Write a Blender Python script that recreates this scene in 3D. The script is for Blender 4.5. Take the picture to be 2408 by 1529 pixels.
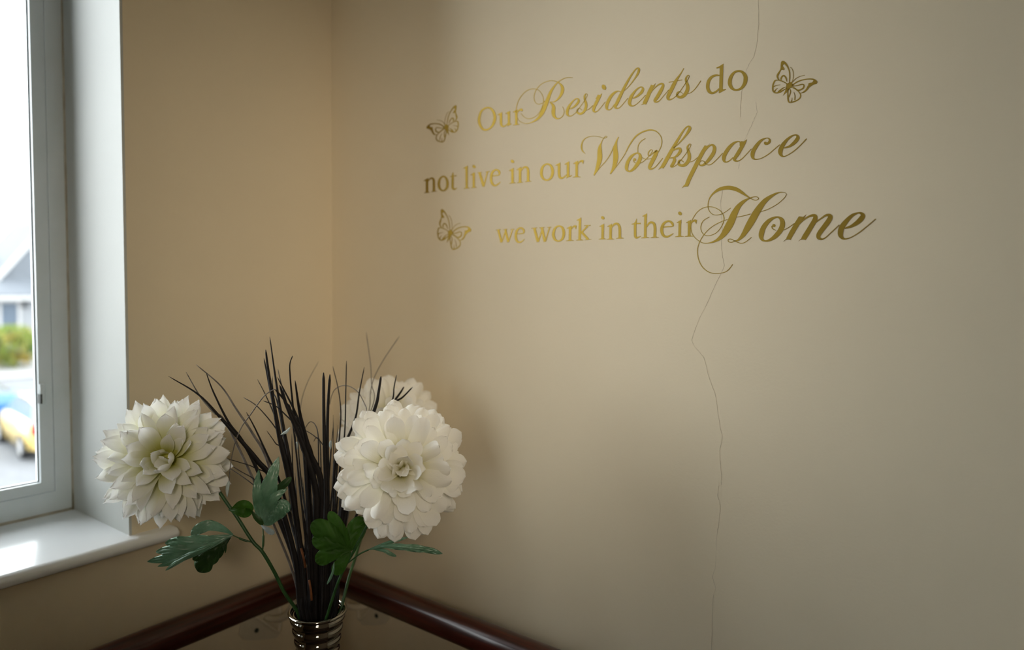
import bpy, bmesh, math, random
import numpy as np
from mathutils import Vector, Matrix

for _o in list(bpy.data.objects):
    bpy.data.objects.remove(_o)
SC = bpy.context.scene
COL = SC.collection
random.seed(7)

# ------------------------------------------------------------------ camera
F, CX, CY = 1631.5, 1204.0, 750.2          # focal length and principal point, 2408 x 1529 frame
YAW, PITCH, ROLL = (math.radians(a) for a in (36.983, 2.894, 0.549))
CAM = np.array([1.094, -0.8695, 1.45])
_f = np.array([-math.sin(YAW) * math.cos(PITCH), math.cos(YAW) * math.cos(PITCH), -math.sin(PITCH)])
_r = np.array([math.cos(YAW), math.sin(YAW), 0.0])
_u = np.cross(_r, _f)
_c, _s = math.cos(ROLL), math.sin(ROLL)
RIGHT, UP, FWD = _c * _r + _s * _u, -_s * _r + _c * _u, _f
cam_data = bpy.data.cameras.new('camera')
cam = bpy.data.objects.new('camera', cam_data)
COL.objects.link(cam)
cam.matrix_world = Matrix((
    (RIGHT[0], UP[0], -FWD[0], CAM[0]),
    (RIGHT[1], UP[1], -FWD[1], CAM[1]),
    (RIGHT[2], UP[2], -FWD[2], CAM[2]),
    (0, 0, 0, 1)))
cam_data.sensor_fit = 'HORIZONTAL'
cam_data.sensor_width = 36.0
cam_data.lens = 36.0 * F / 2408.0
cam_data.shift_y = -(1529 / 2 - CY) / 2408.0
cam_data.clip_start = 0.02
cam_data.clip_end = 400
cam_data.dof.use_dof = True
cam_data.dof.focus_distance = 0.875
cam_data.dof.aperture_fstop = 2.3
SC.camera = cam

# ------------------------------------------------------------------ sky and exposure
world = bpy.data.worlds.new('overcast_sky')
SC.world = world
world.use_nodes = True
_bg = world.node_tree.nodes['Background']
_bg.inputs['Color'].default_value = (0.945, 0.975, 1.0, 1)
_bg.inputs['Strength'].default_value = 4.0
SC.view_settings.view_transform = 'Standard'
SC.view_settings.look = 'None'
SC.view_settings.gamma = 1.0
SC.view_settings.use_curve_mapping = False
SC.view_settings.exposure = 0.90
SC.cycles.max_bounces = 10
SC.cycles.diffuse_bounces = 7
SC.cycles.glossy_bounces = 4
SC.cycles.transparent_max_bounces = 12
SC.cycles.caustics_reflective = False
SC.cycles.caustics_refractive = False
SC.cycles.use_denoising = True
SC.cycles.sample_clamp_indirect = 6.0

# ------------------------------------------------------------------ helpers
def ray(px, py):
    return RIGHT * ((px - CX) / F) - UP * ((py - CY) / F) + FWD

def on(px, py, ax, v):
    d = ray(px, py)
    return CAM + d * ((v - CAM[ax]) / d[ax])

def dep(px, py, t):
    return CAM + ray(px, py) * t

def set_tags(o, label=None, cat=None, group=None, kind=None):
    if label: o['label'] = label
    if cat: o['category'] = cat
    if group: o['group'] = group
    if kind: o['kind'] = kind
    return o

def link(name, data, parent=None):
    o = bpy.data.objects.new(name, data)
    COL.objects.link(o)
    if parent is not None:
        o.parent = parent
        o.matrix_parent_inverse = parent.matrix_basis.inverted()
    return o

def mesh(name, verts, faces, mat, parent=None, smooth=False):
    me = bpy.data.meshes.new(name)
    me.from_pydata([tuple(float(c) for c in v) for v in verts], [], [tuple(f) for f in faces])
    me.materials.append(mat)
    if smooth:
        me.polygons.foreach_set('use_smooth', [True] * len(me.polygons))
    me.update()
    return link(name, me, parent)

def empty(name, loc, label=None, cat=None, group=None, kind=None):
    o = bpy.data.objects.new(name, None)
    o.empty_display_size = 0.05
    o.location = tuple(float(c) for c in loc)
    COL.objects.link(o)
    return set_tags(o, label, cat, group, kind)

def box_vf(x0, x1, y0, y1, z0, z1, base=0):
    v = [(x0, y0, z0), (x1, y0, z0), (x1, y1, z0), (x0, y1, z0), (x0, y0, z1), (x1, y0, z1), (x1, y1, z1), (x0, y1, z1)]
    f = [(0, 3, 2, 1), (4, 5, 6, 7), (0, 1, 5, 4), (1, 2, 6, 5), (2, 3, 7, 6), (3, 0, 4, 7)]
    return v, [tuple(i + base for i in q) for q in f]

def boxes(name, lst, mat, parent=None, bevel=0.0):
    V, Fc = [], []
    for b in lst:
        v, f = box_vf(*b, base=len(V))
        V += v; Fc += f
    o = mesh(name, V, Fc, mat, parent)
    if bevel:
        m = o.modifiers.new('bevel', 'BEVEL'); m.width = bevel; m.segments = 3; m.limit_method = 'ANGLE'
        o.data.polygons.foreach_set('use_smooth', [True] * len(o.data.polygons))
        m.harden_normals = False
    return o

def crom(pts, n=8, closed=False):
    """Catmull-Rom through points of any dimension."""
    P = [np.array(p, float) for p in pts]
    if len(P) < 3 and not closed:
        return [P[0] + (P[-1] - P[0]) * (i / n) for i in range(n + 1)]
    out = []
    m = len(P)
    rng = range(m) if closed else range(m - 1)
    for i in rng:
        if closed:
            p0, p1, p2, p3 = P[(i - 1) % m], P[i], P[(i + 1) % m], P[(i + 2) % m]
        else:
            p1, p2 = P[i], P[i + 1]
            p0 = P[i - 1] if i > 0 else 2 * p1 - p2
            p3 = P[i + 2] if i + 2 < m else 2 * p2 - p1
        # centripetal-ish: plain uniform with reduced tension
        for k in range(n):
            t = k / n
            a = 2 * p1; b = p2 - p0; c = 2 * p0 - 5 * p1 + 4 * p2 - p3; d = -p0 + 3 * p1 - 3 * p2 + p3
            out.append(0.5 * (a + b * t + c * t * t + d * t ** 3))
    if not closed:
        out.append(P[-1])
    return out

def tube(name, pts, radii, mat, parent=None, sides=8, flat=1.0, cap=True, updir=None):
    """Sweep a circle (or flattened section) along 3D points."""
    P = [np.array(p, float) for p in pts]
    n = len(P)
    if not hasattr(radii, '__len__'):
        radii = [radii] * n
    V, Fc = [], []
    ref = np.array(updir if updir is not None else (0.31, 0.52, 0.79), float)
    for i in range(n):
        t = P[min(i + 1, n - 1)] - P[max(i - 1, 0)]
        t /= (np.linalg.norm(t) + 1e-12)
        a = ref - t * ref.dot(t)
        if np.linalg.norm(a) < 1e-6:
            a = np.cross(t, (1, 0, 0))
        a /= np.linalg.norm(a)
        ref = a if updir is None else ref
        b = np.cross(t, a)
        for k in range(sides):
            w = 2 * math.pi * k / sides
            V.append(P[i] + radii[i] * (math.cos(w) * b + flat * math.sin(w) * a))
    for i in range(n - 1):
        for k in range(sides):
            k2 = (k + 1) % sides
            Fc.append((i * sides + k, i * sides + k2, (i + 1) * sides + k2, (i + 1) * sides + k))
    if cap:
        Fc.append(tuple(range(sides - 1, -1, -1)))
        Fc.append(tuple((n - 1) * sides + k for k in range(sides)))
    return mesh(name, V, Fc, mat, parent, smooth=True)

def lathe(name, prof, cx, cy, mat, parent=None, seg=48):
    V, Fc = [], []
    for r, z in prof:
        for k in range(seg):
            a = 2 * math.pi * k / seg
            V.append((cx + r * math.cos(a), cy + r * math.sin(a), z))
    for i in range(len(prof) - 1):
        for k in range(seg):
            k2 = (k + 1) % seg
            Fc.append((i * seg + k, i * seg + k2, (i + 1) * seg + k2, (i + 1) * seg + k))
    return mesh(name, V, Fc, mat, parent, smooth=True)

# ------------------------------------------------------------------ materials
def mat(name, color, rough=0.6, metal=0.0, spec=0.5, noise=0.0, nscale=20.0, bump=0.0, bscale=200.0,
        coords='Object', color2=None, coat=0.0, stretch=None):
    m = bpy.data.materials.new(name); m.use_nodes = True
    nt = m.node_tree; b = nt.nodes['Principled BSDF']
    b.inputs['Base Color'].default_value = (*color, 1)
    b.inputs['Roughness'].default_value = rough
    b.inputs['Metallic'].default_value = metal
    b.inputs['Specular IOR Level'].default_value = spec
    b.inputs['Coat Weight'].default_value = coat
    tc = nt.nodes.new('ShaderNodeTexCoord')
    src = tc.outputs[coords]
    if stretch:
        mp = nt.nodes.new('ShaderNodeMapping'); mp.inputs['Scale'].default_value = stretch
        nt.links.new(src, mp.inputs['Vector']); src = mp.outputs['Vector']
    if noise > 0:
        n = nt.nodes.new('ShaderNodeTexNoise'); n.inputs['Scale'].default_value = nscale; n.inputs['Detail'].default_value = 5
        nt.links.new(src, n.inputs['Vector'])
        mx = nt.nodes.new('ShaderNodeMix'); mx.data_type = 'RGBA'
        c2 = color2 if color2 else tuple(c * (1 - noise) for c in color)
        mx.inputs['A'].default_value = (*color, 1); mx.inputs['B'].default_value = (*c2, 1)
        rp = nt.nodes.new('ShaderNodeValToRGB'); rp.color_ramp.elements[0].position = 0.35; rp.color_ramp.elements[1].position = 0.68
        nt.links.new(n.outputs['Fac'], rp.inputs['Fac'])
        nt.links.new(rp.outputs['Color'], mx.inputs['Factor'])
        nt.links.new(mx.outputs['Result'], b.inputs['Base Color'])
    if bump > 0:
        n2 = nt.nodes.new('ShaderNodeTexNoise'); n2.inputs['Scale'].default_value = bscale; n2.inputs['Detail'].default_value = 4
        nt.links.new(src, n2.inputs['Vector'])
        bp = nt.nodes.new('ShaderNodeBump'); bp.inputs['Strength'].default_value = bump; bp.inputs['Distance'].default_value = 0.002
        nt.links.new(n2.outputs['Fac'], bp.inputs['Height'])
        nt.links.new(bp.outputs['Normal'], b.inputs['Normal'])
    return m

def translucent_mat(name, base_node_builder, rough=0.6, trans=0.3, spec=0.3, grain=False):
    """Principled mixed with Translucent, both fed by the same procedural colour."""
    m = bpy.data.materials.new(name); m.use_nodes = True
    nt = m.node_tree; b = nt.nodes['Principled BSDF']; out = nt.nodes['Material Output']
    col = base_node_builder(nt)
    b.inputs['Roughness'].default_value = rough
    b.inputs['Specular IOR Level'].default_value = spec
    nt.links.new(col, b.inputs['Base Color'])
    tr = nt.nodes.new('ShaderNodeBsdfTranslucent'); nt.links.new(col, tr.inputs['Color'])
    if grain:
        tc = nt.nodes.new('ShaderNodeTexCoord'); mp = nt.nodes.new('ShaderNodeMapping'); mp.inputs['Scale'].default_value = (600, 600, 22)
        n = nt.nodes.new('ShaderNodeTexNoise'); n.inputs['Scale'].default_value = 1.0; n.inputs['Detail'].default_value = 2
        bp = nt.nodes.new('ShaderNodeBump'); bp.inputs['Strength'].default_value = 0.22; bp.inputs['Distance'].default_value = 0.001
        nt.links.new(tc.outputs['Object'], mp.inputs['Vector']); nt.links.new(mp.outputs['Vector'], n.inputs['Vector'])
        nt.links.new(n.outputs['Fac'], bp.inputs['Height']); nt.links.new(bp.outputs['Normal'], b.inputs['Normal'])
    mx = nt.nodes.new('ShaderNodeMixShader'); mx.inputs['Fac'].default_value = trans
    nt.links.new(b.outputs['BSDF'], mx.inputs[1]); nt.links.new(tr.outputs['BSDF'], mx.inputs[2])
    nt.links.new(mx.outputs['Shader'], out.inputs['Surface'])
    return m

def ramp_along(axis, stops, noise=0.0, nscale=60):
    def build(nt):
        tc = nt.nodes.new('ShaderNodeTexCoord')
        sp = nt.nodes.new('ShaderNodeSeparateXYZ'); nt.links.new(tc.outputs['Object'], sp.inputs['Vector'])
        src = sp.outputs[axis]
        rp = nt.nodes.new('ShaderNodeValToRGB')
        e = rp.color_ramp.elements
        e[0].position, e[0].color = stops[0][0], (*stops[0][1], 1)
        e[1].position, e[1].color = stops[-1][0], (*stops[-1][1], 1)
        for p, c in stops[1:-1]:
            q = e.new(p); q.color = (*c, 1)
        nt.links.new(src, rp.inputs['Fac'])
        return rp.outputs['Color']
    return build

def noise_col(c1, c2, scale):
    def build(nt):
        tc = nt.nodes.new('ShaderNodeTexCoord')
        n = nt.nodes.new('ShaderNodeTexNoise'); n.inputs['Scale'].default_value = scale; n.inputs['Detail'].default_value = 4
        nt.links.new(tc.outputs['Object'], n.inputs['Vector'])
        rp = nt.nodes.new('ShaderNodeValToRGB')
        rp.color_ramp.elements[0].position = 0.38; rp.color_ramp.elements[1].position = 0.64
        rp.color_ramp.elements[0].color = (*c1, 1); rp.color_ramp.elements[1].color = (*c2, 1)
        nt.links.new(n.outputs['Fac'], rp.inputs['Fac'])
        return rp.outputs['Color']
    return build

M = {}
M['wall'] = mat('cream_wall_paint', (0.795, 0.70, 0.52), 0.55, spec=0.35, noise=0.05, nscale=3, bump=0.10, bscale=260)
M['wall_dim'] = mat('low_bounce_wall_paint', (0.26, 0.19, 0.12), 0.7, noise=0.05, nscale=3, bump=0.10, bscale=260)  # unseen walls coloured dark so less light bounces into the corner
M['ceiling'] = mat('ceiling_paint', (0.45, 0.40, 0.32), 0.9, noise=0.04, nscale=4)
M['floor'] = mat('brown_carpet', (0.16, 0.11, 0.075), 0.95, noise=0.3, nscale=300, bump=0.5, bscale=500)
M['reveal'] = mat('white_reveal_paint', (0.55, 0.57, 0.545), 0.45, noise=0.06, nscale=6, bump=0.08, bscale=180)
M['gloss'] = mat('white_gloss_sill', (0.90, 0.93, 0.96), 0.16, noise=0.04, nscale=9, bump=0.05, bscale=60, stretch=(1, 0.08, 1))
M['upvc'] = mat('white_plastic_frame', (0.86, 0.92, 0.94), 0.30, noise=0.10, nscale=14, color2=(0.80, 0.87, 0.88))
M['seal'] = mat('aged_sealant', (0.56, 0.52, 0.42), 0.7, noise=0.5, nscale=40, color2=(0.42, 0.38, 0.29))
M['gasket'] = mat('dark_gasket', (0.10, 0.11, 0.10), 0.7, noise=0.3, nscale=50)
M['wood'] = mat('mahogany_stain', (0.066, 0.009, 0.004), 0.30, noise=0.5, nscale=14, color2=(0.024, 0.004, 0.002), spec=0.4, stretch=(1, 1, 1), coat=0.12)
M['bracket'] = mat('cream_bracket_paint', (0.66, 0.60, 0.47), 0.5, noise=0.06, nscale=30)
M['screw'] = mat('dark_screw', (0.06, 0.07, 0.05), 0.5, metal=0.6, noise=0.3, nscale=200)
M['gold'] = mat('gold_vinyl', (0.43, 0.285, 0.05), 0.46, metal=0.96, noise=0.06, nscale=60)
M['crack'] = mat('plaster_crack', (0.58, 0.50, 0.37), 0.9, noise=0.3, nscale=120)
M['vase'] = mat('smoky_chrome', (0.34, 0.32, 0.28), 0.05, metal=1.0, noise=0.08, nscale=30)
M['blade'] = mat('black_grass', (0.006, 0.005, 0.005), 0.62, spec=0.25, noise=0.4, nscale=60, color2=(0.014, 0.011, 0.010))
M['strand'] = mat('grey_strand', (0.16, 0.14, 0.12), 0.45, noise=0.4, nscale=80, color2=(0.06, 0.05, 0.045))
M['tip'] = mat('pale_blue_tip', (0.50, 0.60, 0.60), 0.5, noise=0.2, nscale=90)
M['wicker'] = mat('orange_stick', (0.22, 0.07, 0.015), 0.7, noise=0.5, nscale=80)
M['core'] = mat('yellow_green_core', (0.45, 0.44, 0.07), 0.7, noise=0.3, nscale=200)
M['stem'] = mat('green_stem', (0.028, 0.10, 0.022), 0.45, noise=0.35, nscale=70, color2=(0.015, 0.06, 0.012))
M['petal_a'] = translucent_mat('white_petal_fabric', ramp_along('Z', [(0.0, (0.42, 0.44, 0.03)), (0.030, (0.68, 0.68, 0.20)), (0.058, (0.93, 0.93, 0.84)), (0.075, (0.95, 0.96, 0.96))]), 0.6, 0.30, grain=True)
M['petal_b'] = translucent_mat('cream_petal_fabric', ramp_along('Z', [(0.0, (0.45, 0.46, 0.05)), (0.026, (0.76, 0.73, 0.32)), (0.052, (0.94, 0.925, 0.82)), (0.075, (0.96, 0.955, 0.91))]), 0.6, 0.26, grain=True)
M['leaf'] = translucent_mat('green_leaf_fabric', noise_col((0.12, 0.27, 0.165), (0.21, 0.39, 0.27), 45), 0.34, 0.15, 0.7)
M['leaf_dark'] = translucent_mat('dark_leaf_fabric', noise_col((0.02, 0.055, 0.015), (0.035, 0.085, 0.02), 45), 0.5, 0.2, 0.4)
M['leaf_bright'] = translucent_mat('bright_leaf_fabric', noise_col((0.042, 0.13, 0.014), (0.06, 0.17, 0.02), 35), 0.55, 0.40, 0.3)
M['leaf_pale'] = translucent_mat('pale_leaf_backing', noise_col((0.42, 0.52, 0.55), (0.55, 0.62, 0.64), 60), 0.55, 0.25, 0.3)

# thin clear glass: mostly see-through with a faint mirror
def glass_mat():
    m = bpy.data.materials.new('clear_glass'); m.use_nodes = True
    nt = m.node_tree; nt.nodes.remove(nt.nodes['Principled BSDF'])
    out = nt.nodes['Material Output']
    t = nt.nodes.new('ShaderNodeBsdfTransparent'); t.inputs['Color'].default_value = (0.96, 0.975, 0.97, 1)
    g = nt.nodes.new('ShaderNodeBsdfGlossy'); g.inputs['Roughness'].default_value = 0.02
    fr = nt.nodes.new('ShaderNodeFresnel'); fr.inputs['IOR'].default_value = 1.2
    mx = nt.nodes.new('ShaderNodeMixShader')
    nt.links.new(fr.outputs['Fac'], mx.inputs['Fac']); nt.links.new(t.outputs['BSDF'], mx.inputs[1]); nt.links.new(g.outputs['BSDF'], mx.inputs[2])
    nt.links.new(mx.outputs['Shader'], out.inputs['Surface'])
    return m
M['glass'] = glass_mat()

# ------------------------------------------------------------------ room shell
RX, RY, RZ = 2.5, -2.9, 2.45            # far walls and ceiling of the landing
YW, YE = -0.382, -1.45                  # window opening along the left wall
ZS, ZH = 1.059, 2.32                    # sill top and window head
T = 0.30
wl = boxes('wall_left', [(-T, 0, YW, 0.15, 0, RZ), (-T, 0, RY - .15, YE, 0, RZ), (-T, 0, YE, YW, 0, ZS - .022), (-T, 0, YE, YW, ZH, RZ)], M['wall'])
set_tags(wl, kind='structure')
wr = set_tags(boxes('wall_right', [(0, RX + .15, 0, 0.15, 0, RZ)], M['wall']), kind='structure')
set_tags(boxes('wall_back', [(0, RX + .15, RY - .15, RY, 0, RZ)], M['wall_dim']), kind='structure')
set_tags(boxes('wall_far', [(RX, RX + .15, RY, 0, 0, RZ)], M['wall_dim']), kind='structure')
set_tags(boxes('floor', [(-T, RX + .15, RY - .15, .15, -.15, 0)], M['floor']), kind='structure')
set_tags(boxes('ceiling', [(-T, RX + .15, RY - .15, .15, RZ, RZ + .15)], M['ceiling']), kind='structure')

# hairline crack down the lettered wall
CRACKS = [
    [(1783.5, -4), (1784.5, 56), (1780, 104), (1773.5, 132), (1761, 151), (1754, 168), (1748, 195), (1743.7, 217), (1742, 245), (1741.5, 275)],
    [(1776.6, 240), (1781, 264), (1775, 277), (1770, 289), (1762, 305), (1751.5, 327), (1744, 345), (1740, 380), (1736, 398)],
    [(1700, 445), (1694, 480), (1699, 540), (1696, 575), (1698.6, 600), (1704, 623.5), (1685.5, 663), (1662, 715), (1641, 757), (1634, 775), (1627, 799), (1633, 815), (1654, 840), (1667, 887), (1681, 924), (1690, 985), (1698.6, 1029), (1692, 1060), (1694, 1095), (1697, 1123), (1696, 1140), (1689, 1144), (1688, 1165), (1694, 1191), (1689, 1235), (1684.5, 1274), (1683, 1332), (1675, 1358), (1683, 1384), (1677.6, 1402), (1675, 1450), (1673, 1532)],
]
for cr in CRACKS:
    V, Fc = [], []
    pts = []
    for i in range(len(cr) - 1):
        for k in range(4):
            t = k / 4
            pts.append((cr[i][0] + (cr[i + 1][0] - cr[i][0]) * t + random.uniform(-.8, .8), cr[i][1] + (cr[i + 1][1] - cr[i][1]) * t))
    pts.append(cr[-1])
    for i, (x, y) in enumerate(pts):
        h = random.uniform(0.16, 0.5)
        for sx in (-1, 1):
            p = on(x + sx * h, y, 1, -0.00025)
            V.append(p)
        if i:
            b = 2 * i
            Fc.append((b - 2, b - 1, b + 1, b))
    mesh('crack', V, Fc, M['crack'], wr)

# ------------------------------------------------------------------ window
XF = -0.2038                            # room-side face of the frame
win = empty('window_1', (-0.1, (YW + YE) / 2, ZS), kind='structure')
# white painted reveals
L = 0.004
boxes('reveal', [(-0.30, -0.0004, YW - L, YW, ZS, ZH)], M['reveal'], win)
boxes('reveal', [(-0.30, -0.0004, YE, YE + L, ZS, ZH)], M['reveal'], win)
boxes('reveal', [(-0.30, -0.0004, YE + L, YW - L, ZH - L, ZH)], M['reveal'], win)
# sill board with a bullnosed front edge and a short horn past the opening
def sill():
    nose, th, zt = 0.0245, 0.0195, ZS
    r = th / 2
    prof = [(-0.215, zt - th), (-0.215, zt)]
    for k in range(9):
        a = math.pi / 2 - math.pi * k / 8
        prof.append((nose - r + r * math.cos(a), zt - r + r * math.sin(a)))
    V, Fc = [], []
    n = len(prof)
    for y in (YE + L, YW - L):
        V += [(x, y, z) for x, z in prof]
    Fc += [(i, (i + 1) % n, n + (i + 1) % n, n + i) for i in range(n)]
    Fc += [tuple(range(n - 1, -1, -1)), tuple(range(n, 2 * n))]
    # horn: the nose carried on over the wall face, with a rounded end
    for ya, yb in ((YW - L, -0.3185), (YE + L, YE - 0.065)):
        base = len(V)
        hp = [(0.0, zt - th), (0.0, zt)] + prof[2:]
        ys = [ya + (yb - ya) * t for t in (0, .9, .97, 1.0)]
        sc = [1, 1, .86, .5]
        zc = zt - r
        for y, s_ in zip(ys, sc):
            V += [(x * (1 if s_ == 1 else (0.75 + .25 * s_)), y, zc + (z - zc) * s_) for x, z in hp]
        m_ = len(hp)
        for j in range(3):
            for i in range(m_):
                i2 = (i + 1) % m_
                Fc.append((base + j * m_ + i, base + j * m_ + i2, base + (j + 1) * m_ + i2, base + (j + 1) * m_ + i))
        Fc.append(tuple(base + 3 * m_ + i for i in range(m_)))
    o = mesh('window_sill', V, Fc, M['gloss'], win)
    o.data.polygons.foreach_set('use_smooth', [True] * len(o.data.polygons))
    md = o.modifiers.new('split', 'EDGE_SPLIT'); md.split_angle = math.radians(38)
    bm = bmesh.new(); bm.from_mesh(o.data); bmesh.ops.recalc_face_normals(bm, faces=bm.faces); bm.to_mesh(o.data); bm.free()
    return o
sill()
y0, y1 = YE + L, YW - L                 # clear width between the reveals
FW, SW = 0.0255, 0.0195                 # visible frame and sash widths
zf0 = ZS                                # frame sits on the sill
zs0 = 1.0968                            # groove under the sash
zg0 = 1.1144                            # bottom of the glass
zf1 = ZH - L
ym = (y0 + y1) / 2
XB = XF - 0.036
XS = XF - 0.022
fr_ = boxes('window_frame', [
    (XB, XF, y1 - 0.0265, y1, zf0, zf1), (XB, XF, y0, y0 + 0.0265, zf0, zf1),
    (XB, XF, y0 + 0.0265, y1 - 0.0265, zf0, zs0 - 0.001), (XB, XF, y0 + 0.0265, y1 - 0.0265, zf1 - 0.03, zf1),
    (XB, XF, ym - 0.02, ym + 0.02, zs0 - .001, zf1 - 0.03)], M['upvc'], win)
for ya, yb in ((ym + 0.021, y1 - 0.0274), (y0 + 0.0274, ym - 0.021)):
    s_ = boxes('sash', [
        (XS, XF - 0.0012, yb - SW, yb, zs0, zf1 - 0.031), (XS, XF - 0.0012, ya, ya + SW, zs0, zf1 - 0.031),
        (XS, XF - 0.0012, ya + SW, yb - SW, zs0, zg0), (XS, XF - 0.0012, ya + SW, yb - SW, zf1 - 0.05, zf1 - 0.031)], M['upvc'], win)
    boxes('glass_pane', [(XF - .017, XF - .013, ya + SW - .004, yb - SW + .004, zg0 - .004, zf1 - .046)], M['glass'], s_)
    boxes('gasket', [(XF - .013, XF - .010, yb - SW - .0012, yb - SW, zg0, zf1 - .05), (XF - .013, XF - .010, ya + SW, yb - SW, zg0, zg0 + .0012)], M['gasket'], s_)
# sealant beads where the frame meets reveal and sill
tube('sealant', [(XF + .001, y1 - .0005, zf0 + .002 + (zf1 - zf0 - .004) * i / 14) for i in range(15)], [0.0016 + 0.0008 * random.random() for _ in range(15)], M['seal'], win, 8)
tube('sealant', [(XF + .001, y1 + (y0 - y1) * i / 14, zf0 + .0005) for i in range(15)], [0.003 + 0.002 * i / 14 for i in range(15)], M['seal'], win, 8)
M['grime'] = mat('corner_grime', (0.20, 0.18, 0.11), 0.8, noise=0.6, nscale=150, color2=(0.34, 0.31, 0.23))
tube('sealant', [(XF + .0015, y1 - .001, zf0 + .001 + .034 * i / 8) for i in range(9)], [0.0022 - 0.0001 * i for i in range(9)], M['grime'], win, 8)
tube('sealant', [(XF + .0015, y1 - .001 - .03 * i / 8, zf0 + .001) for i in range(9)], [0.0026 - 0.0002 * i for i in range(9)], M['grime'], win, 8)
# small catch on the sash edge
cz = (1.2785 + 1.2440) / 2
ct = boxes('window_catch', [(XF - .012, XF + .004, -0.4325, -0.4256, 1.2455, 1.2785)], M['upvc'], win, 0.001)
boxes('catch_slot', [(XF - .006, XF + .0045, -0.4330, -0.4300, 1.2462, 1.262)], M['gasket'], ct)

# ------------------------------------------------------------------ handrail round the corner
RO, RZC, RR = 0.085, 0.9217, 0.0230
hr = empty('handrail', (RO, -RO, RZC - RR), 'dark mahogany wooden handrail turning the corner on cream brackets', 'handrail')
def rail(p_far, p_corner, along):
    """Round rail with a mitred end at the room corner."""
    V, Fc = [], []
    sd = 28
    ts = [0, .25, .5, .75, 1]
    for j, t in enumerate(ts):
        for k in range(sd):
            a = 2 * math.pi * k / sd
            off, dz = RR * math.cos(a), RR * math.sin(a)
            if dz < -0.86 * RR: dz = -0.86 * RR              # flat underside of the rail
            if along == 'y':
                y = p_far + (-(RO + off) - p_far) * t
                V.append((RO + off, y, RZC + dz))
            else:
                x = p_far + ((RO + off) - p_far) * t
                V.append((x, -(RO + off), RZC + dz))
    for j in range(len(ts) - 1):
        for k in range(sd):
            k2 = (k + 1) % sd
            q = (j * sd + k, j * sd + k2, (j + 1) * sd + k2, (j + 1) * sd + k)
            Fc.append(q if along == 'y' else q[::-1])
    Fc.append(tuple(range(sd)) if along == 'x' else tuple(range(sd - 1, -1, -1)))
    Fc.append(tuple((len(ts) - 1) * sd + k for k in range(sd))[::(1 if along == 'y' else -1)])
    m = M['wood'].copy(); m.name = 'mahogany_grain_' + along
    for n in m.node_tree.nodes:
        if n.type == 'MAPPING':
            n.inputs['Scale'].default_value = (14, .6, 14) if along == 'y' else (.6, 14, 14)
    o = mesh('rail', V, Fc, m, hr, smooth=True)
    md = o.modifiers.new('split', 'EDGE_SPLIT'); md.split_angle = math.radians(50)
    return o
rail(-2.6, -RO, 'y')
rail(2.2, RO, 'x')
def bracket(wall, s0):
    """Pressed steel bracket: wall plate, folded gusset and arm under the rail. s = distance from the corner."""
    def P(s, n, z):
        return (n, -s, z) if wall == 'left' else (s, -n, z)
    out = [(-.032, .80), (-.034, .842), (-.030, .858), (.026, .858), (.046, .848), (.050, .832), (.040, .818), (.012, .806), (-.024, .795)]
    V = [P(s0 + a, .0, z) for a, z in out] + [P(s0 + a, .004, z) for a, z in out]
    n = len(out)
    Fc = [tuple(range(n)), tuple(range(2 * n - 1, n - 1, -1))] + [(i, (i + 1) % n, n + (i + 1) % n, n + i) for i in range(n)]
    b = mesh('bracket', V, Fc, M['bracket'], hr)
    bm = bmesh.new(); bm.from_mesh(b.data); bmesh.ops.recalc_face_normals(bm, faces=bm.faces); bm.to_mesh(b.data); bm.free()
    # folded V-shaped edge
    pts = [P(s0 + .022, .006, .856), P(s0 - .005, .010, .828), P(s0 - .020, .012, .812), P(s0 - .026, .012, .816), P(s0 - .029, .010, .846), P(s0 - .029, .008, .858)]
    tube('gusset', crom(pts, 4), .0032, M['bracket'], b, 8)
    # arm from plate out to the rail
    pts = [P(s0 - .004, .004, .842), P(s0 - .004, .030, .846), P(s0 - .004, .062, .862), P(s0 - .004, .080, .885), P(s0 - .004, RO, RZC - RR * .84)]
    tube('arm', crom(pts, 5), .006, M['bracket'], b, 10)
    q = P(s0 + .0165, .0045, .8262)
    ax = Vector((1, 0, 0)) if wall == 'left' else Vector((0, -1, 0))
    q = Vector(q)
    tube('screw', [q - ax * .002, q + ax * .001], .0042, M['screw'], b, 12, updir=(0, 0, 1))
bracket('left', 0.157)
bracket('right', 0.115)
bracket('left', 1.5)
bracket('right', 1.45)

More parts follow.
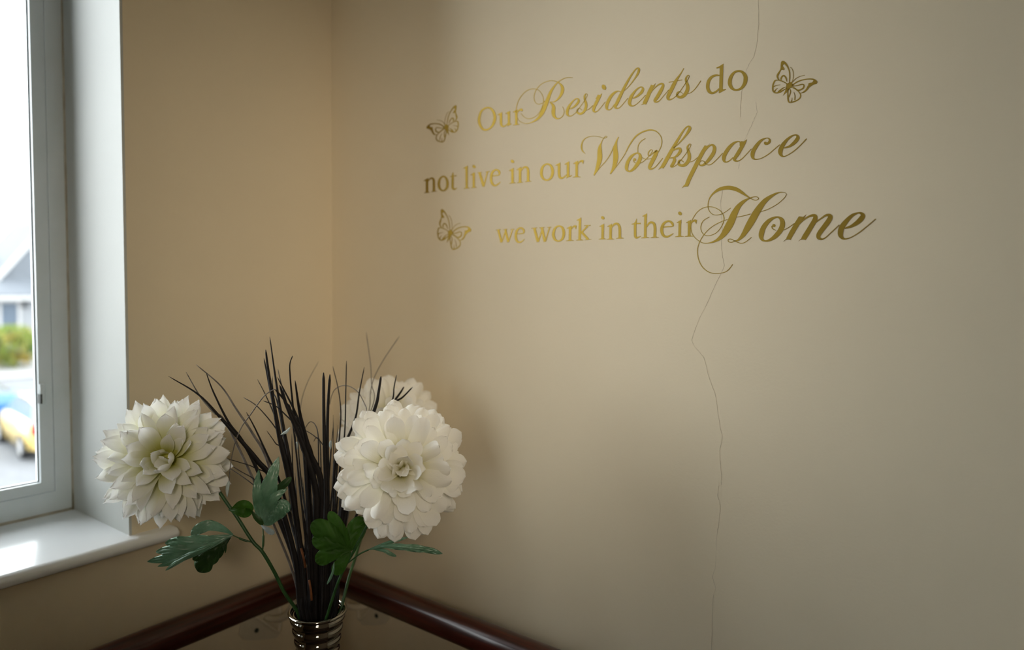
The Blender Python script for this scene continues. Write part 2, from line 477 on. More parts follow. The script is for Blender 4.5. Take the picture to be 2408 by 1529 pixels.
# ------------------------------------------------------------------ gold vinyl lettering
def ribbon(strokes, crop, zoff=0.0):
    """strokes: ('s', pts) smooth, ('c', pts) closed, ('l', pts) straight, ('p', pts) polygon, ('d', x, y, rx, ry) dot - in crop pixels, put on the wall plane."""
    ox, oy, sc = crop[:3]
    aff = crop[3] if len(crop) > 3 else None
    V, Fc = [], []
    lay = 0
    def W(x, y, lay):
        if aff is not None:
            x, y = aff[0] * x + aff[1] * y + aff[2], aff[3] * x + aff[4] * y + aff[5]
        return on(ox + x / sc, oy + y / sc, 1, -0.00045 - 0.00001 * lay)
    for st in strokes:
        lay += 1
        if st[0] == 'd':
            _, x, y, rx, ry = st
            b = len(V)
            for k in range(20):
                a = 2 * math.pi * k / 20
                V.append(W(x + rx * math.cos(a) + .25 * ry * math.sin(-a) * (rx != ry), y - ry * math.sin(a), lay))
            Fc.append(tuple(b + k for k in range(20)))
            continue
        if st[0] == 'p':
            b = len(V)
            V += [W(x, y, lay) for x, y in st[1]]
            Fc.append(tuple(range(b, len(V))))
            continue
        closed = st[0] == 'c'
        if st[0] == 'l':
            P = [np.array(p, float) for p in st[1]]
        else:
            P = crom(st[1], 7, closed)
        n = len(P); b = len(V)
        for i in range(n):
            if closed:
                t = P[(i + 1) % n] - P[i - 1]
            else:
                t = P[min(i + 1, n - 1)] - P[max(i - 1, 0)]
            l = math.hypot(t[0], t[1]) + 1e-9
            nx, ny = -t[1] / l, t[0] / l
            h = max(P[i][2], 5.0) / 2
            V.append(W(P[i][0] + nx * h, P[i][1] + ny * h, lay))
            V.append(W(P[i][0] - nx * h, P[i][1] - ny * h, lay))
        for i in range(n if closed else n - 1):
            j = (i + 1) % n
            Fc.append((b + 2 * i, b + 2 * i + 1, b + 2 * j + 1, b + 2 * j))
    return V, Fc

def vinyl(name, strokes, crop, parent):
    V, Fc = ribbon(strokes, crop)
    # thickness: the cut film's edge down to the wall
    bm = bmesh.new()
    vs = [bm.verts.new(tuple(v)) for v in V]
    for f in Fc:
        try: bm.faces.new([vs[i] for i in f])
        except ValueError: pass
    bm.normal_update()
    for f in bm.faces:
        if f.normal.y > 0: f.normal_flip()
    bmesh.ops.triangulate(bm, faces=[f for f in bm.faces if len(f.verts) > 4])
    edges = [e for e in bm.edges if e.is_boundary]
    r = bmesh.ops.extrude_edge_only(bm, edges=edges)
    for v in r['geom']:
        if isinstance(v, bmesh.types.BMVert): v.co.y = 0.0
    me = bpy.data.meshes.new(name); bm.to_mesh(me); bm.free()
    me.materials.append(M['gold'])
    return link(name, me, parent)

def S(x1, y1, x2, y2, w): return ('l', [(x1, y1, w), ((x1 + x2) / 2, (y1 + y2) / 2, w), (x2, y2, w)])
def Ft(x, y, h, sl): return ('l', [(x - h, y + sl * h, 9), (x - h * .45, y + sl * h * .45 - 7, 22), (x, y - 10, 30), (x + h * .45, y - sl * h * .45 - 7, 22), (x + h, y - sl * h, 9)])
def Fl(x, y, w): return ('p', [(x - w / 2 - 48, y + 50), (x + w / 2, y - 8), (x + w / 2, y + 70), (x - w / 2, y + 80), (x - w / 2 - 8, y + 58), (x - w / 2 - 46, y + 62)])
def s(*p): return ('s', list(p))
def c(*p): return ('c', list(p))

K = 2408 / 260
cA, cB, cC, cD, cE = (1110, 170, K), (1340, 140, K), (1540, 130, K), (980, 330, K), (1180, 320, K)
cF, cG, cH, cI, cJ = (1150, 470, K), (1400, 450, K), (1350, 280, K), (1480, 280, K), (1660, 270, K)
cK, cL, cM = (1610, 420, 1656 / 260), (1760, 450, 2408 / 320), (1790, 130, 1764 / 150)

WORDS = [
 ('Our', 'gold serif word "Our" opening the top line beside a butterfly', [
  ('O', cA, [c((150,1030,60),(190,870,46),(270,790,38),(370,772,38),(450,835,50),(495,960,60),(480,1080,58),(420,1190,42),(330,1250,38),(240,1242,45),(175,1150,55))]),
  ('u', cA, [Fl(628,872,54), s((628,890,54),(630,1080,55),(640,1150,50),(675,1182,35),(730,1160,25),(785,1105,18)), S(800,860,802,1140,50), Fl(800,845,50), s((800,1110,44),(828,1132,26),(862,1118,8)), ('p',[(778,1120),(825,1110),(820,1150),(770,1180)])]),
  ('r', cA, [S(962,825,963,1140,52), Fl(962,812,52), Ft(963,1146,72,.12), s((985,880,14),(1020,832,26),(1062,808,40),(1092,815,36)), ('d',1078,822,26,26)])]),
 ('Residents', 'gold flowing script word "Residents" in the top line', [
  ('R', cA, [s((1590,620,12),(1530,672,12),(1440,695,12),(1375,650,12),(1350,560,12),(1368,440,12),(1430,335,12),(1540,238,13),(1680,187,14),(1780,187,14),(1870,218,20),(1945,285,45),(1970,370,70),(1945,470,60),(1880,570,40),(1790,640,20),(1690,650,12)),
    s((2195,118,9),(2080,114,14),(1980,145,15),(1880,208,20),(1790,305,35),(1710,430,58),(1650,580,75),(1590,740,85),(1520,890,80),(1430,1010,50),(1310,1085,22),(1190,1118,14),(1080,1090,12),(1000,1020,12),(962,900,12),(970,750,12),(1020,600,12),(1110,470,12),(1220,387,12),(1330,360,12),(1425,378,12),(1505,450,12),(1550,560,12),(1550,660,12),(1508,800,12),(1430,920,12),(1330,990,12),(1220,1012,12),(1130,970,12),(1065,895,12)),
    s((1690,655,15),(1740,690,40),(1775,760,70),(1768,860,82),(1780,940,70),(1830,1000,40),(1890,1008,22),(1960,965,14),(2003,880,13),(1995,800,11),(1968,752,9))]),
  ('e', cA, [s((2105,805,18),(2200,765,33),(2290,680,50),(2322,612,45),(2290,572,26),(2220,605,26),(2130,710,45),(2078,820,66),(2072,900,55),(2105,950,30),(2170,945,16),(2262,880,13))]),
  ('s', cB, [s((130,1158,13),(210,1045,13),(300,920,13),(358,820,13),(378,762,11),(345,748,17),(316,800,35),(325,880,45),(350,960,54),(345,1050,55),(300,1140,50),(225,1185,45),(160,1150,40),(168,1090,30),(205,1062,16),(270,1105,11)), s((350,1108,11),(420,1075,13),(500,1000,13))]),
  ('i', cB, [s((690,742,6),(665,790,35),(600,890,64),(540,1010,64),(513,1090,58),(535,1140,36),(590,1127,18),(660,1060,13),(770,920,13)), ('p',[(610,765),(670,775),(700,740),(640,870),(560,860)]), ('d',740,603,46,58)]),
  ('d', cB, [s((1108,705,18),(1045,688,24),(960,730,50),(880,820,65),(812,960,68),(798,1040,60),(815,1085,35),(860,1095,22),(910,1060,18),(975,970,18)), s((1170,690,14),(1280,585,15),(1400,430,25),(1480,300,45),(1502,215,48),(1475,187,28),(1420,225,25),(1330,350,35),(1220,540,50),(1120,740,64),(1030,930,68),(987,1020,55),(1000,1055,40),(1050,1060,22),(1110,1020,15),(1262,840,13))]),
  ('e', cB, [s((1370,848,20),(1470,795,42),(1560,710,58),(1590,640,50),(1555,597,25),(1480,630,30),(1400,710,45),(1330,820,68),(1297,920,72),(1310,985,55),(1360,1012,28),(1430,985,16),(1540,890,13),(1645,775,13))]),
  ('n', cB, [('l',[(1800,560,70),(1740,690,80),(1690,810,82),(1640,920,84),(1620,965,78)]), ('p',[(1600,950),(1650,965),(1550,990)]), ('p',[(1790,560),(1830,555),(1865,515),(1830,610)]), s((1650,930,13),(1740,760,16),(1820,645,18),(1920,555,28),(2005,525,40),(2028,570,55),(1985,670,72),(1905,810,74),(1850,890,60),(1868,925,36),(1925,912,22),(1990,850,14),(2150,660,13))]),
  ('t', cC, [s((628,282,12),(560,400,24),(480,515,50),(420,620,76),(350,760,80),(290,880,75),(285,940,60),(320,965,34),(390,940,17),(470,880,13)), S(300,588,592,536,15)]),
  ('s', cC, [s((470,880,13),(545,782,13),(650,630,13),(720,520,13),(744,447,12),(710,440,19),(672,510,38),(688,590,55),(713,680,70),(700,770,75),(640,868,72),(560,915,58),(490,890,50),(485,830,40),(520,795,24),(560,800,13),(610,838,9)), s((720,835,12),(800,800,14),(890,710,15),(1000,553,14))])]),
 ('do', 'gold serif word "do" ending the top line before the largest butterfly', [
  ('d', cC, [s((1405,438,22),(1330,436,40),(1240,470,52),(1170,560,68),(1148,680,72),(1165,760,68),(1205,808,60),(1260,822,45),(1330,790,36),(1402,725,28)),
    ('p',[(1490,183),(1485,300),(1472,722),(1485,745),(1543,733),(1545,748),(1400,826),(1390,818),(1398,760),(1412,300),(1402,275),(1342,288),(1338,266),(1400,240)])]),
  ('o', cC, [c((1628,590,82),(1650,480,72),(1720,380,50),(1810,345,42),(1900,365,55),(1965,450,80),(1972,530,86),(1950,620,75),(1880,718,52),(1780,755,40),(1700,735,55),(1645,670,75))])]),
 ('not', 'blurred gold serif word "not" at the start of the middle line', [
  ('n', cD, [S(222,840,222,1132,54), Fl(222,828,54), Ft(222,1142,62,.1), s((240,900,18),(285,842,30),(330,825,38),(365,860,48),(372,960,52),(372,1112,52)), Ft(374,1118,60,.1)]),
  ('o', cD, [c((478,960,56),(495,860,46),(545,797,35),(600,790,38),(650,850,50),(668,940,58),(655,1030,50),(600,1092,38),(545,1092,38),(495,1040,50))]),
  ('t', cD, [s((790,695,12),(783,780,45),(778,980,52),(785,1042,48),(815,1066,40),(850,1052,22),(876,1033,8)), S(728,792,868,768,22)])]),
 ('live', 'gold serif word "live", second word of the middle line', [
  ('l', cD, [S(1085,575,1085,1040,52), Fl(1085,555,52), Ft(1085,1048,68,.1)]),
  ('i', cD, [S(1240,715,1240,1025,52), Fl(1240,700,50), Ft(1244,1032,62,.1), ('d',1245,572,36,38)]),
  ('v', cD, [S(1365,700,1455,1005,55), S(1538,690,1458,1010,27), S(1320,710,1415,696,18), S(1500,692,1588,678,18)]),
  ('e', cD, [s((1640,778,22),(1730,767,22),(1790,752,26),(1800,700,44),(1770,655,40),(1710,645,35),(1645,700,48),(1618,800,55),(1625,900,55),(1665,970,45),(1720,985,35),(1780,945,25),(1822,903,9))])]),
 ('in', 'gold serif word "in" between "live" and "our" in the middle line', [
  ('i', cE, [S(230,715,232,1015,54), Fl(230,700,54), Ft(232,1028,72,.1), ('d',230,552,36,38)]),
  ('n', cE, [S(395,695,395,1005,54), Fl(395,680,54), Ft(395,1016,66,.1), s((415,765,18),(460,697,32),(515,675,42),(560,705,50),(572,790,55),(570,985,55)), Ft(572,994,70,.1)])]),
 ('our', 'gold serif word "our" just before the script word in the middle line', [
  ('o', cE, [c((860,800,60),(880,690,52),(930,630,38),(1000,610,35),(1070,650,50),(1105,750,60),(1095,850,58),(1050,930,45),(980,960,35),(910,935,45),(870,870,55))]),
  ('u', cE, [Fl(1245,582,55), s((1245,600,55),(1245,800,58),(1260,890,52),(1300,917,42),(1350,895,28),(1410,840,20)), S(1440,572,1440,880,54), Fl(1440,558,52), s((1440,860,48),(1480,877,26),(1526,850,8)), ('p',[(1413,860),(1467,860),(1460,890),(1403,925)])]),
  ('r', cE, [S(1630,555,1628,885,54), Fl(1630,545,52), Ft(1628,895,88,.03), s((1650,625,14),(1690,565,28),(1740,540,40),(1775,545,34)), ('p',[(1730,545),(1785,528),(1768,608),(1745,570)])])]),
 ('Workspace', 'gold flowing script word "Workspace" ending the middle line', [
  ('W', cH, [s((242,757,9),(180,690,25),(160,600,32),(190,480,22),(280,400,14),(420,372,12),(540,385,12),(640,415,13),(690,405,13),(716,388,11),(690,372,12),(650,408,12),(605,480,14),(575,560,30)),
    ('s',[(588,520,8),(562,600,60),(555,700,95),(556,850,106),(525,990,85),(480,1120,55),(430,1228,22)]),
    s((430,1228,12),(560,1060,13),(700,900,14),(800,740,15),(880,560,18),(972,388,9)),
    s((960,392,8),(915,510,42),(897,650,90),(905,800,110),(890,950,92),(850,1080,62),(785,1198,20)),
    s((785,1198,12),(920,1030,13),(1080,800,14),(1200,575,22),(1320,400,28),(1450,300,28),(1590,247,30),(1700,240,28),(1800,277,20),(1880,370,16),(1910,480,15),(1890,600,14),(1828,725,14))]),
  ('o', cH, [s((1552,420,15),(1450,490,16),(1392,590,14),(1385,735,14)), c((1140,1040,72),(1170,930,70),(1240,820,60),(1320,757,35),(1390,742,30),(1435,790,62),(1432,870,75),(1390,960,76),(1310,1070,65),(1230,1132,40),(1180,1135,32),(1145,1100,55)), ('d',1320,882,28,30), s((1292,880,18),(1302,930,17),(1352,966,11)), s((1440,962,11),(1510,920,12),(1600,840,13)), s((1478,840,12),(1560,872,12),(1690,858,12))]),
  ('r', cH, [s((1600,840,13),(1670,755,13),(1702,690,12),(1672,668,15),(1622,720,22),(1614,785,17),(1650,800,11),(1735,725,22)), s((1735,725,20),(1795,700,60),(1765,790,84),(1690,940,82),(1645,1040,72),(1660,1085,50),(1730,1070,22),(1800,1010,15),(1930,850,14))]),
  ('k', cI, [s((960,632,14),(1080,525,20),(1220,362,42),(1300,240,65),(1312,180,56),(1270,160,28),(1200,220,30),(1100,370,45),(990,560,65),(870,770,78),(770,950,80),(705,1062,72)), ('p',[(670,1040),(745,1060),(700,1065),(630,1102)]), s((905,715,14),(1010,655,32),(1090,640,46),(1108,690,60),(1060,770,55),(980,832,32),(850,852,13)), s((960,835,45),(982,890,66),(950,970,66),(912,1030,55),(960,1038,20),(1042,985,13)), S(860,830,930,690,14)]),
  ('s', cI, [s((1042,985,13),(1130,880,13),(1230,750,13),(1310,630,12),(1337,557,12),(1305,545,19),(1263,610,38),(1278,690,55),(1303,790,70),(1290,890,75),(1230,980,70),(1150,1015,58),(1080,990,50),(1073,930,40),(1110,895,24),(1190,940,11)), s((1310,935,12),(1390,910,13),(1482,838,13))]),
  ('p', cI, [('l',[(1672,585,66),(1600,710,80),(1510,880,82),(1400,1100,85),(1300,1300,85),(1240,1450,80)]), ('p',[(1195,1430),(1280,1468),(1195,1470),(1140,1505)]), ('p',[(1680,575),(1712,578),(1748,535),(1700,620)]), s((1530,910,12),(1620,735,18),(1720,605,25),(1800,562,38),(1850,620,68),(1832,730,78),(1750,860,75),(1660,960,55),(1590,1007,40),(1530,1000,28),(1520,950,17),(1560,912,15),(1620,920,14),(1660,972,14),(1720,1000,15),(1800,970,16),(1900,880,15),(2030,740,15))]),
  ('a', cJ, [s((740,590,25),(690,582,25),(600,620,50),(500,720,75),(410,860,82),(385,950,76),(402,1015,45),(450,1028,25),(510,1000,20),(590,930,20)), s((888,538,6),(835,610,56),(770,715,76),(690,850,78),(620,960,62),(640,1000,45),(700,1006,24),(780,960,17),(870,870,15),(990,740,15)), ('p',[(735,600),(765,575),(850,580),(888,540),(800,690),(735,680)])]),
  ('c', cJ, [('d',1300,622,36,38), s((1290,645,30),(1350,622,52),(1388,570,46),(1365,515,27),(1300,510,22),(1200,560,50),(1110,660,75),(1030,790,85),(1012,890,80),(1040,955,40),(1110,970,20),(1220,940,17),(1370,850,17),(1500,740,17),(1605,650,17))]),
  ('e', cJ, [s((1700,722,22),(1820,685,48),(1930,600,75),(1997,510,78),(1985,455,50),(1930,440,26),(1840,480,40),(1740,570,65),(1655,690,88),(1618,800,95),(1635,875,60),(1690,907,27),(1770,880,18),(1900,800,18),(2060,660,20),(2192,518,20)) ])]),
 ('we', 'pale blurred gold word "we" at the start of the bottom line', [
  ('w', cF, [S(200,655,270,930,46), S(352,690,276,925,24), S(355,655,415,925,46), S(508,655,420,922,22), S(150,660,250,645,16), S(310,650,395,640,16), S(470,650,546,640,16)]),
  ('e', cF, [s((600,742,20),(690,737,20),(750,722,26),(757,670,40),(720,622,36),(670,615,34),(610,665,45),(580,770,52),(590,860,52),(625,915,42),(680,922,32),(735,890,22),(772,853,8))])]),
 ('work', 'gold serif word "work", second word of the bottom line', [
  ('w', cF, [S(985,620,1065,920,54), S(1155,650,1072,915,26), S(1150,610,1215,915,52), S(1316,608,1222,910,24), S(920,624,1045,609,16), S(1095,611,1205,599,16), S(1270,603,1352,594,16)]),
  ('o', cF, [c((1400,745,62),(1420,650,52),(1465,592,38),(1530,572,35),(1595,610,50),(1625,700,60),(1615,800,58),(1575,870,42),(1505,900,34),(1440,870,48),(1408,810,58))]),
  ('r', cF, [S(1765,585,1760,880,54), Fl(1765,570,50), Ft(1760,892,86,.03), s((1785,645,14),(1825,592,28),(1870,572,38),(1898,578,32)), ('p',[(1855,575),(1908,562),(1890,645),(1870,605)])]),
  ('k', cF, [S(1980,415,1970,870,54), Fl(1980,392,52), Ft(1970,882,78,.03), S(2010,712,2145,572,32), S(2072,562,2210,555,18), S(2005,690,2155,860,50), ('l',[(2080,874,10),(2150,862,20),(2228,860,8)])])]),
 ('in', 'gold serif word "in" between "work" and "their" in the bottom line', [
  ('i', cG, [S(160,728,155,1032,54), Fl(162,712,52), Ft(154,1044,82,.03), ('d',160,577,36,38)]),
  ('n', cG, [S(332,728,328,1032,54), Fl(334,712,52), Ft(328,1046,82,.03), s((355,785,18),(410,718,38),(470,705,48),(515,750,52),(530,850,55),(530,1012,55)), Ft(532,1026,84,.05)])]),
 ('their', 'gold serif word "their" right before the swashed last word', [
  ('t', cG, [s((900,597,8),(880,670,34),(866,720,52),(864,900,55),(868,980,54),(892,1010,44),(930,1002,28),(987,976,8)), ('l',[(788,720,14),(850,704,30),(985,698,28)])]),
  ('h', cG, [S(1092,505,1083,1000,54), Fl(1097,488,52), Ft(1083,1014,86,.05), s((1112,775,18),(1170,693,38),(1230,678,48),(1282,720,55),(1297,820,58),(1290,995,58)), Ft(1290,1007,90,.05)]),
  ('e', cG, [s((1470,780,24),(1580,770,24),(1682,757,28),(1675,705,50),(1630,660,42),(1570,652,40),(1490,700,52),(1445,800,62),(1450,900,62),(1490,970,52),(1560,990,42),(1630,960,30),(1697,916,14))]),
  ('i', cG, [S(1838,645,1832,975,54), Fl(1844,628,52), Ft(1830,989,95,.05), ('d',1842,482,38,40)]),
  ('r', cG, [S(2045,645,2038,970,58), Fl(2052,628,55), Ft(2040,984,98,.03), s((2075,725,14),(2110,663,30),(2162,635,44),(2200,642,36)), ('p',[(2150,640),(2212,622),(2195,710),(2172,670)])])]),
 ('Home', 'large gold script word "Home" with looping swashes ending the bottom line', [
  ('H', cK, [s((688,441,7),(600,505,8),(520,540,9),(430,540,9),(370,490,9),(348,410,10),(365,310,11),(430,220,25),(530,157,48),(650,137,58),(760,157,60),(850,205,45),(920,255,25),(1000,305,11),(1060,325,10),(1105,303,10),(1085,275,10),(1030,275,11),(960,300,18),(880,345,45),(800,425,70),(740,530,95),(690,650,108),(630,760,100),(560,860,70),(470,930,35),(370,963,14),(270,962,10),(180,910,9),(112,830,9),(92,720,9),(112,620,9),(180,510,9),(270,442,9),(370,422,10),(460,440,10),(540,490,10),(585,570,11),(580,650,10),(530,750,9),(460,820,9),(370,855,9),(300,845,9),(250,790,9),(242,710,9),(280,630,9),(370,574,8)),
    s((640,612,9),(560,640,9),(440,700,9),(340,780,9),(260,880,9),(210,980,9),(190,1090,10),(210,1220,10),(270,1330,10),(370,1405,10),(480,1422,10),(590,1405,9),(660,1360,9),(717,1284,8)),
    s((760,580,9),(870,560,10),(985,530,10)),
    s((1105,507,9),(1250,457,9),(1390,380,9),(1490,290,9),(1520,228,7),(1470,205,9),(1390,215,20),(1290,267,45),(1190,345,70),(1090,480,95),(1020,600,105),(950,720,95),(870,850,60),(800,920,28),(750,935,13),(700,955,10),(657,945,10),(652,915,10),(690,906,10),(760,940,11),(840,968,11),(910,950,10),(1000,879,8))]),
  ('o', cL, [c((225,770,88),(260,650,85),(340,540,70),(430,477,45),(520,457,30),(585,500,68),(602,580,86),(570,680,88),(480,790,76),(390,855,50),(300,880,28),(240,850,50)), ('d',448,606,28,28), s((412,612,20),(425,660,16),(485,692,10)), s((598,692,11),(680,657,11),(810,570,13))]),
  ('m', cL, [('l',[(925,460,76),(840,605,85),(760,740,86),(705,845,80)]), ('p',[(680,825),(745,850),(660,857),(615,890)]), ('p',[(890,442),(970,450),(1020,408),(960,520)]), s((780,720,13),(880,595,18),(1000,485,25),(1110,430,40),(1180,440,66),(1165,520,84),(1080,665,85),(1000,795,86),(970,845,80)), ('p',[(945,825),(1010,855),(925,855),(880,885)]), s((1060,705,13),(1170,567,18),(1290,475,25),(1380,422,40),(1447,440,72),(1420,515,85),(1330,640,85),(1250,750,80),(1238,815,66),(1290,847,32),(1360,820,17),(1460,730,15),(1605,595,17))]),
  ('e', cL, [s((1700,655,22),(1830,612,52),(1950,530,85),(2022,440,84),(2000,395,50),(1940,382,28),(1830,430,55),(1720,540,80),(1645,650,95),(1627,760,90),(1660,825,50),(1720,842,24),(1830,807,18),(1970,720,18),(2120,600,18),(2250,489,17))])]),
]
for word, label, letters in WORDS:
    p0 = on(letters[0][1][0], letters[0][1][1] + 100, 1, 0.0)
    w = empty('wall_word', p0, label, 'wall decal', 'gold vinyl words of the wall motto')
    for ch, crop, st in letters:
        o = vinyl('letter', st, crop, w)

BUTTERFLY = {
 'upper_wing': [
  [s((770,770,16),(787,600,28),(777,450,28),(730,320,36),(665,225,52),(600,185,66),(568,260,60),(555,360,42),(520,430,32),(472,510,50),(445,570,46),(460,640,36),(495,690,22)), ('p',[(543,200),(570,155),(615,150),(660,185),(625,245),(592,270),(585,310),(560,370),(540,330)]), ('d',602,372,33,34), ('p',[(560,290),(600,310),(620,340),(580,400),(545,400)]), s((540,675,35),(560,605,35),(620,560,32),(682,620,36),(707,725,14))],
  [s((845,835,25),(960,752,30),(1100,692,30),(1280,657,28),(1420,662,40),(1500,705,60)), s((1490,770,60),(1390,795,60),(1310,862,60),(1260,940,46),(1200,1000,40),(1130,1035,22),(1070,1046,14)), ('p',[(1445,700),(1500,672),(1552,730),(1530,790),(1440,815),(1360,862),(1310,905),(1300,790),(1320,768),(1405,750)]), s((880,852,18),(1000,835,25),(1120,802,25),(1178,822,30),(1162,900,36),(1090,950,36),(1010,965,30),(950,920,20),(870,870,14))]],
 'lower_wing': [
  [s((725,792,25),(640,745,22),(540,702,28),(450,687,20),(380,702,35),(332,790,35),(317,880,38),(327,980,38),(380,1032,35),(450,1037,36),(540,1002,42),(640,945,22),(720,900,18)), s((330,870,30),(420,832,18),(525,815,6)), s((365,1002,32),(410,938,16),(455,908,6)), s((470,1015,42),(560,932,26),(640,887,15),(705,870,12))],
  [s((800,890,20),(880,902,20),(980,962,25),(1060,1040,28),(1087,1120,28),(1050,1200,30),(960,1260,32),(860,1295,32),(780,1302,32),(745,1250,38),(735,1130,35),(735,1000,25),(762,915,14)), s((782,915,18),(810,1000,22),(787,1090,25),(760,1160,18)), s((900,1015,6),(930,1120,18),(925,1235,26)), s((850,1172,6),(845,1240,16),(822,1285,28))]],
 'body': [[('p',[(695,800),(760,758),(852,728),(855,790),(900,850),(800,890),(770,940),(718,1000),(600,1117),(660,985),(690,900)])]],
 'antenna': [[s((858,735,11),(885,600,14),(880,450,14),(850,370,12),(800,325,11))], [s((868,735,11),(960,640,14),(1080,580,13),(1200,550,10))]],
}
def fit(src, dst):
    A = np.array([[x, y, 1] for x, y in src], float)
    B = np.array(dst, float)
    r, *_ = np.linalg.lstsq(A, B, rcond=None)
    return (r[0][0], r[1][0], r[2][0], r[0][1], r[1][1], r[2][1])
KP = [(770, 850), (595, 160), (1540, 740), (300, 880), (800, 1310)]
BF = [
 ('crisp gold butterfly decal after the word "do"', cM),
 ('blurred gold butterfly decal left of the word "Our"', (990, 235, 1595 / 120, fit(KP, [(770, 890), (1065, 190), (195, 830), (1205, 800), (650, 1340)]))),
 ('faint gold butterfly decal left of the word "we"', (1010, 480, 1529 / 120, fit(KP, [(610, 870), (370, 175), (1240, 760), (232, 900), (715, 1385)]))),
]
for label, crop in BF:
    if len(crop) > 3:
        a = crop[3]; kx, ky = a[0] * 770 + a[1] * 850 + a[2], a[3] * 770 + a[4] * 850 + a[5]
    else:
        kx, ky = 770, 850
    b = empty('butterfly_decal', on(crop[0] + kx / crop[2], crop[1] + ky / crop[2], 1, 0.0), label, 'wall decal', 'butterflies around the wall motto')
    for part, groups in BUTTERFLY.items():
        for g in groups:
            vinyl(part, g, crop, b)

# ------------------------------------------------------------------ added fill lamp, unseen behind the camera: warms the corner, fades outward
def emis(name, col, strength):
    m = bpy.data.materials.new(name); m.use_nodes = True
    b = m.node_tree.nodes['Principled BSDF']
    b.inputs['Base Color'].default_value = (*col, 1)
    b.inputs['Emission Color'].default_value = (*col, 1)
    b.inputs['Emission Strength'].default_value = strength
    n = m.node_tree.nodes.new('ShaderNodeTexNoise'); n.inputs['Scale'].default_value = 8
    r_ = m.node_tree.nodes.new('ShaderNodeMapRange'); r_.inputs['To Min'].default_value = 0.45; r_.inputs['To Max'].default_value = 0.55
    m.node_tree.links.new(n.outputs['Fac'], r_.inputs['Value']); m.node_tree.links.new(r_.outputs['Result'], b.inputs['Roughness'])
    return m
SPOT_POS = Vector((2.30, -1.86, 2.12)); SPOT_AIM = Vector((0.26, -0.03, 1.47))
sd = (SPOT_AIM - SPOT_POS).normalized()
lamp = empty('added_spot', (RX, SPOT_POS.y, SPOT_POS.z), 'added warm fill lamp, unseen on the wall behind the viewer', 'lamp')
def along(p, q, r0, r1, name, m, n=6):
    p, q = Vector(p), Vector(q)
    return tube(name, [p + (q - p) * i / n for i in range(n + 1)], [r0 + (r1 - r0) * i / n for i in range(n + 1)], m, lamp, 24)
along((RX, SPOT_POS.y, SPOT_POS.z), (RX - .02, SPOT_POS.y, SPOT_POS.z), .05, .05, 'wall_rose', M['upvc'])
along((RX - .02, SPOT_POS.y, SPOT_POS.z), SPOT_POS - sd * .06, .012, .012, 'arm', M['upvc'])
along(SPOT_POS - sd * .13, SPOT_POS - sd * .03, .03, .06, 'shade', M['upvc'])
along(SPOT_POS - sd * .029, SPOT_POS - sd * .024, .056, .056, 'bulb', emis('fill_bulb', (1.0, 0.72, 0.42), 6.0), 2)
ld = bpy.data.lights.new('fill_beam', 'SPOT'); ld.energy = 70; ld.color = (1.0, 0.86, 0.68)  # added beam, soft cone shapes the warm falloff on both walls
ld.spot_size = math.radians(27); ld.spot_blend = 1.0; ld.shadow_soft_size = 0.25
lo = bpy.data.objects.new('fill_beam', ld); COL.objects.link(lo); lo.parent = lamp
lo.matrix_basis = lamp.matrix_basis.inverted() @ (Matrix.Translation(SPOT_POS) @ sd.to_track_quat('-Z', 'Y').to_matrix().to_4x4())

# ------------------------------------------------------------------ side table (just below the frame) and vase
VD = 0.93
VC = dep(747, 1431, VD)                 # centre of the vase mouth
VX, VY, VZ = float(VC[0]), float(VC[1]), float(VC[2])
TZ = VZ - 0.262
M['table'] = mat('dark_table_wood', (0.08, 0.03, 0.015), 0.35, noise=0.5, nscale=8, stretch=(1, 8, 1))
tb = empty('side_table', (VX, VY, 0), 'small round dark wooden side table under the vase', 'table')
lathe('table_top', [(0, TZ), (0.165, TZ), (0.172, TZ - .006), (0.172, TZ - .016), (0.165, TZ - .022), (0, TZ - .022)], VX, VY, M['table'], tb)
lathe('column', [(0.022, TZ - .022), (0.018, TZ - .1), (0.026, TZ - .3), (0.03, .14), (0.045, .08), (0.045, .03)], VX, VY, M['table'], tb, 24)
lathe('table_base', [(0.0, .035), (0.045, .035), (0.13, .022), (0.14, .012), (0.14, 0.0005), (0, 0.0005)], VX, VY, M['table'], tb)

vase = empty('vase', (VX, VY, TZ), 'smoky chrome ribbed vase holding white flowers and black grass', 'vase')
prof = []
zc = VZ
# outer wall, stacked rolled rings narrowing down the neck, then a belly
ring_r = [0.0345, 0.0318, 0.0295, 0.0278, 0.0272, 0.0285, 0.0315, 0.0355, 0.0395, 0.0425, 0.044, 0.0440, 0.043, 0.041, 0.0385, 0.0365, 0.035]
h = 0.0148
z = zc - 0.004
prof.append((ring_r[0] - .001, z))
for i, r in enumerate(ring_r):
    for k in range(1, 8):
        a = math.pi * k / 7
        prof.append((r - .0028 + .0042 * math.sin(a), z - h * k / 7))
    z -= h
prof.append((0.034, TZ)); prof.append((0.0, TZ))
inner = [(0.0, TZ + .004), (0.030, TZ + .006)]
zz = TZ + .01
for i in range(len(ring_r) - 1, -1, -1):
    inner.append((ring_r[i] - .0052, zc - 0.004 - h * (i + .5)))
prof = [(ring_r[0] - .0042, zc - .004)] + prof
inner.append((ring_r[0] - .0042, zc - .004))
lathe('body', prof, VX, VY, M['vase'], vase, 64)
lathe('lining', inner, VX, VY, M['vase'], vase, 48)
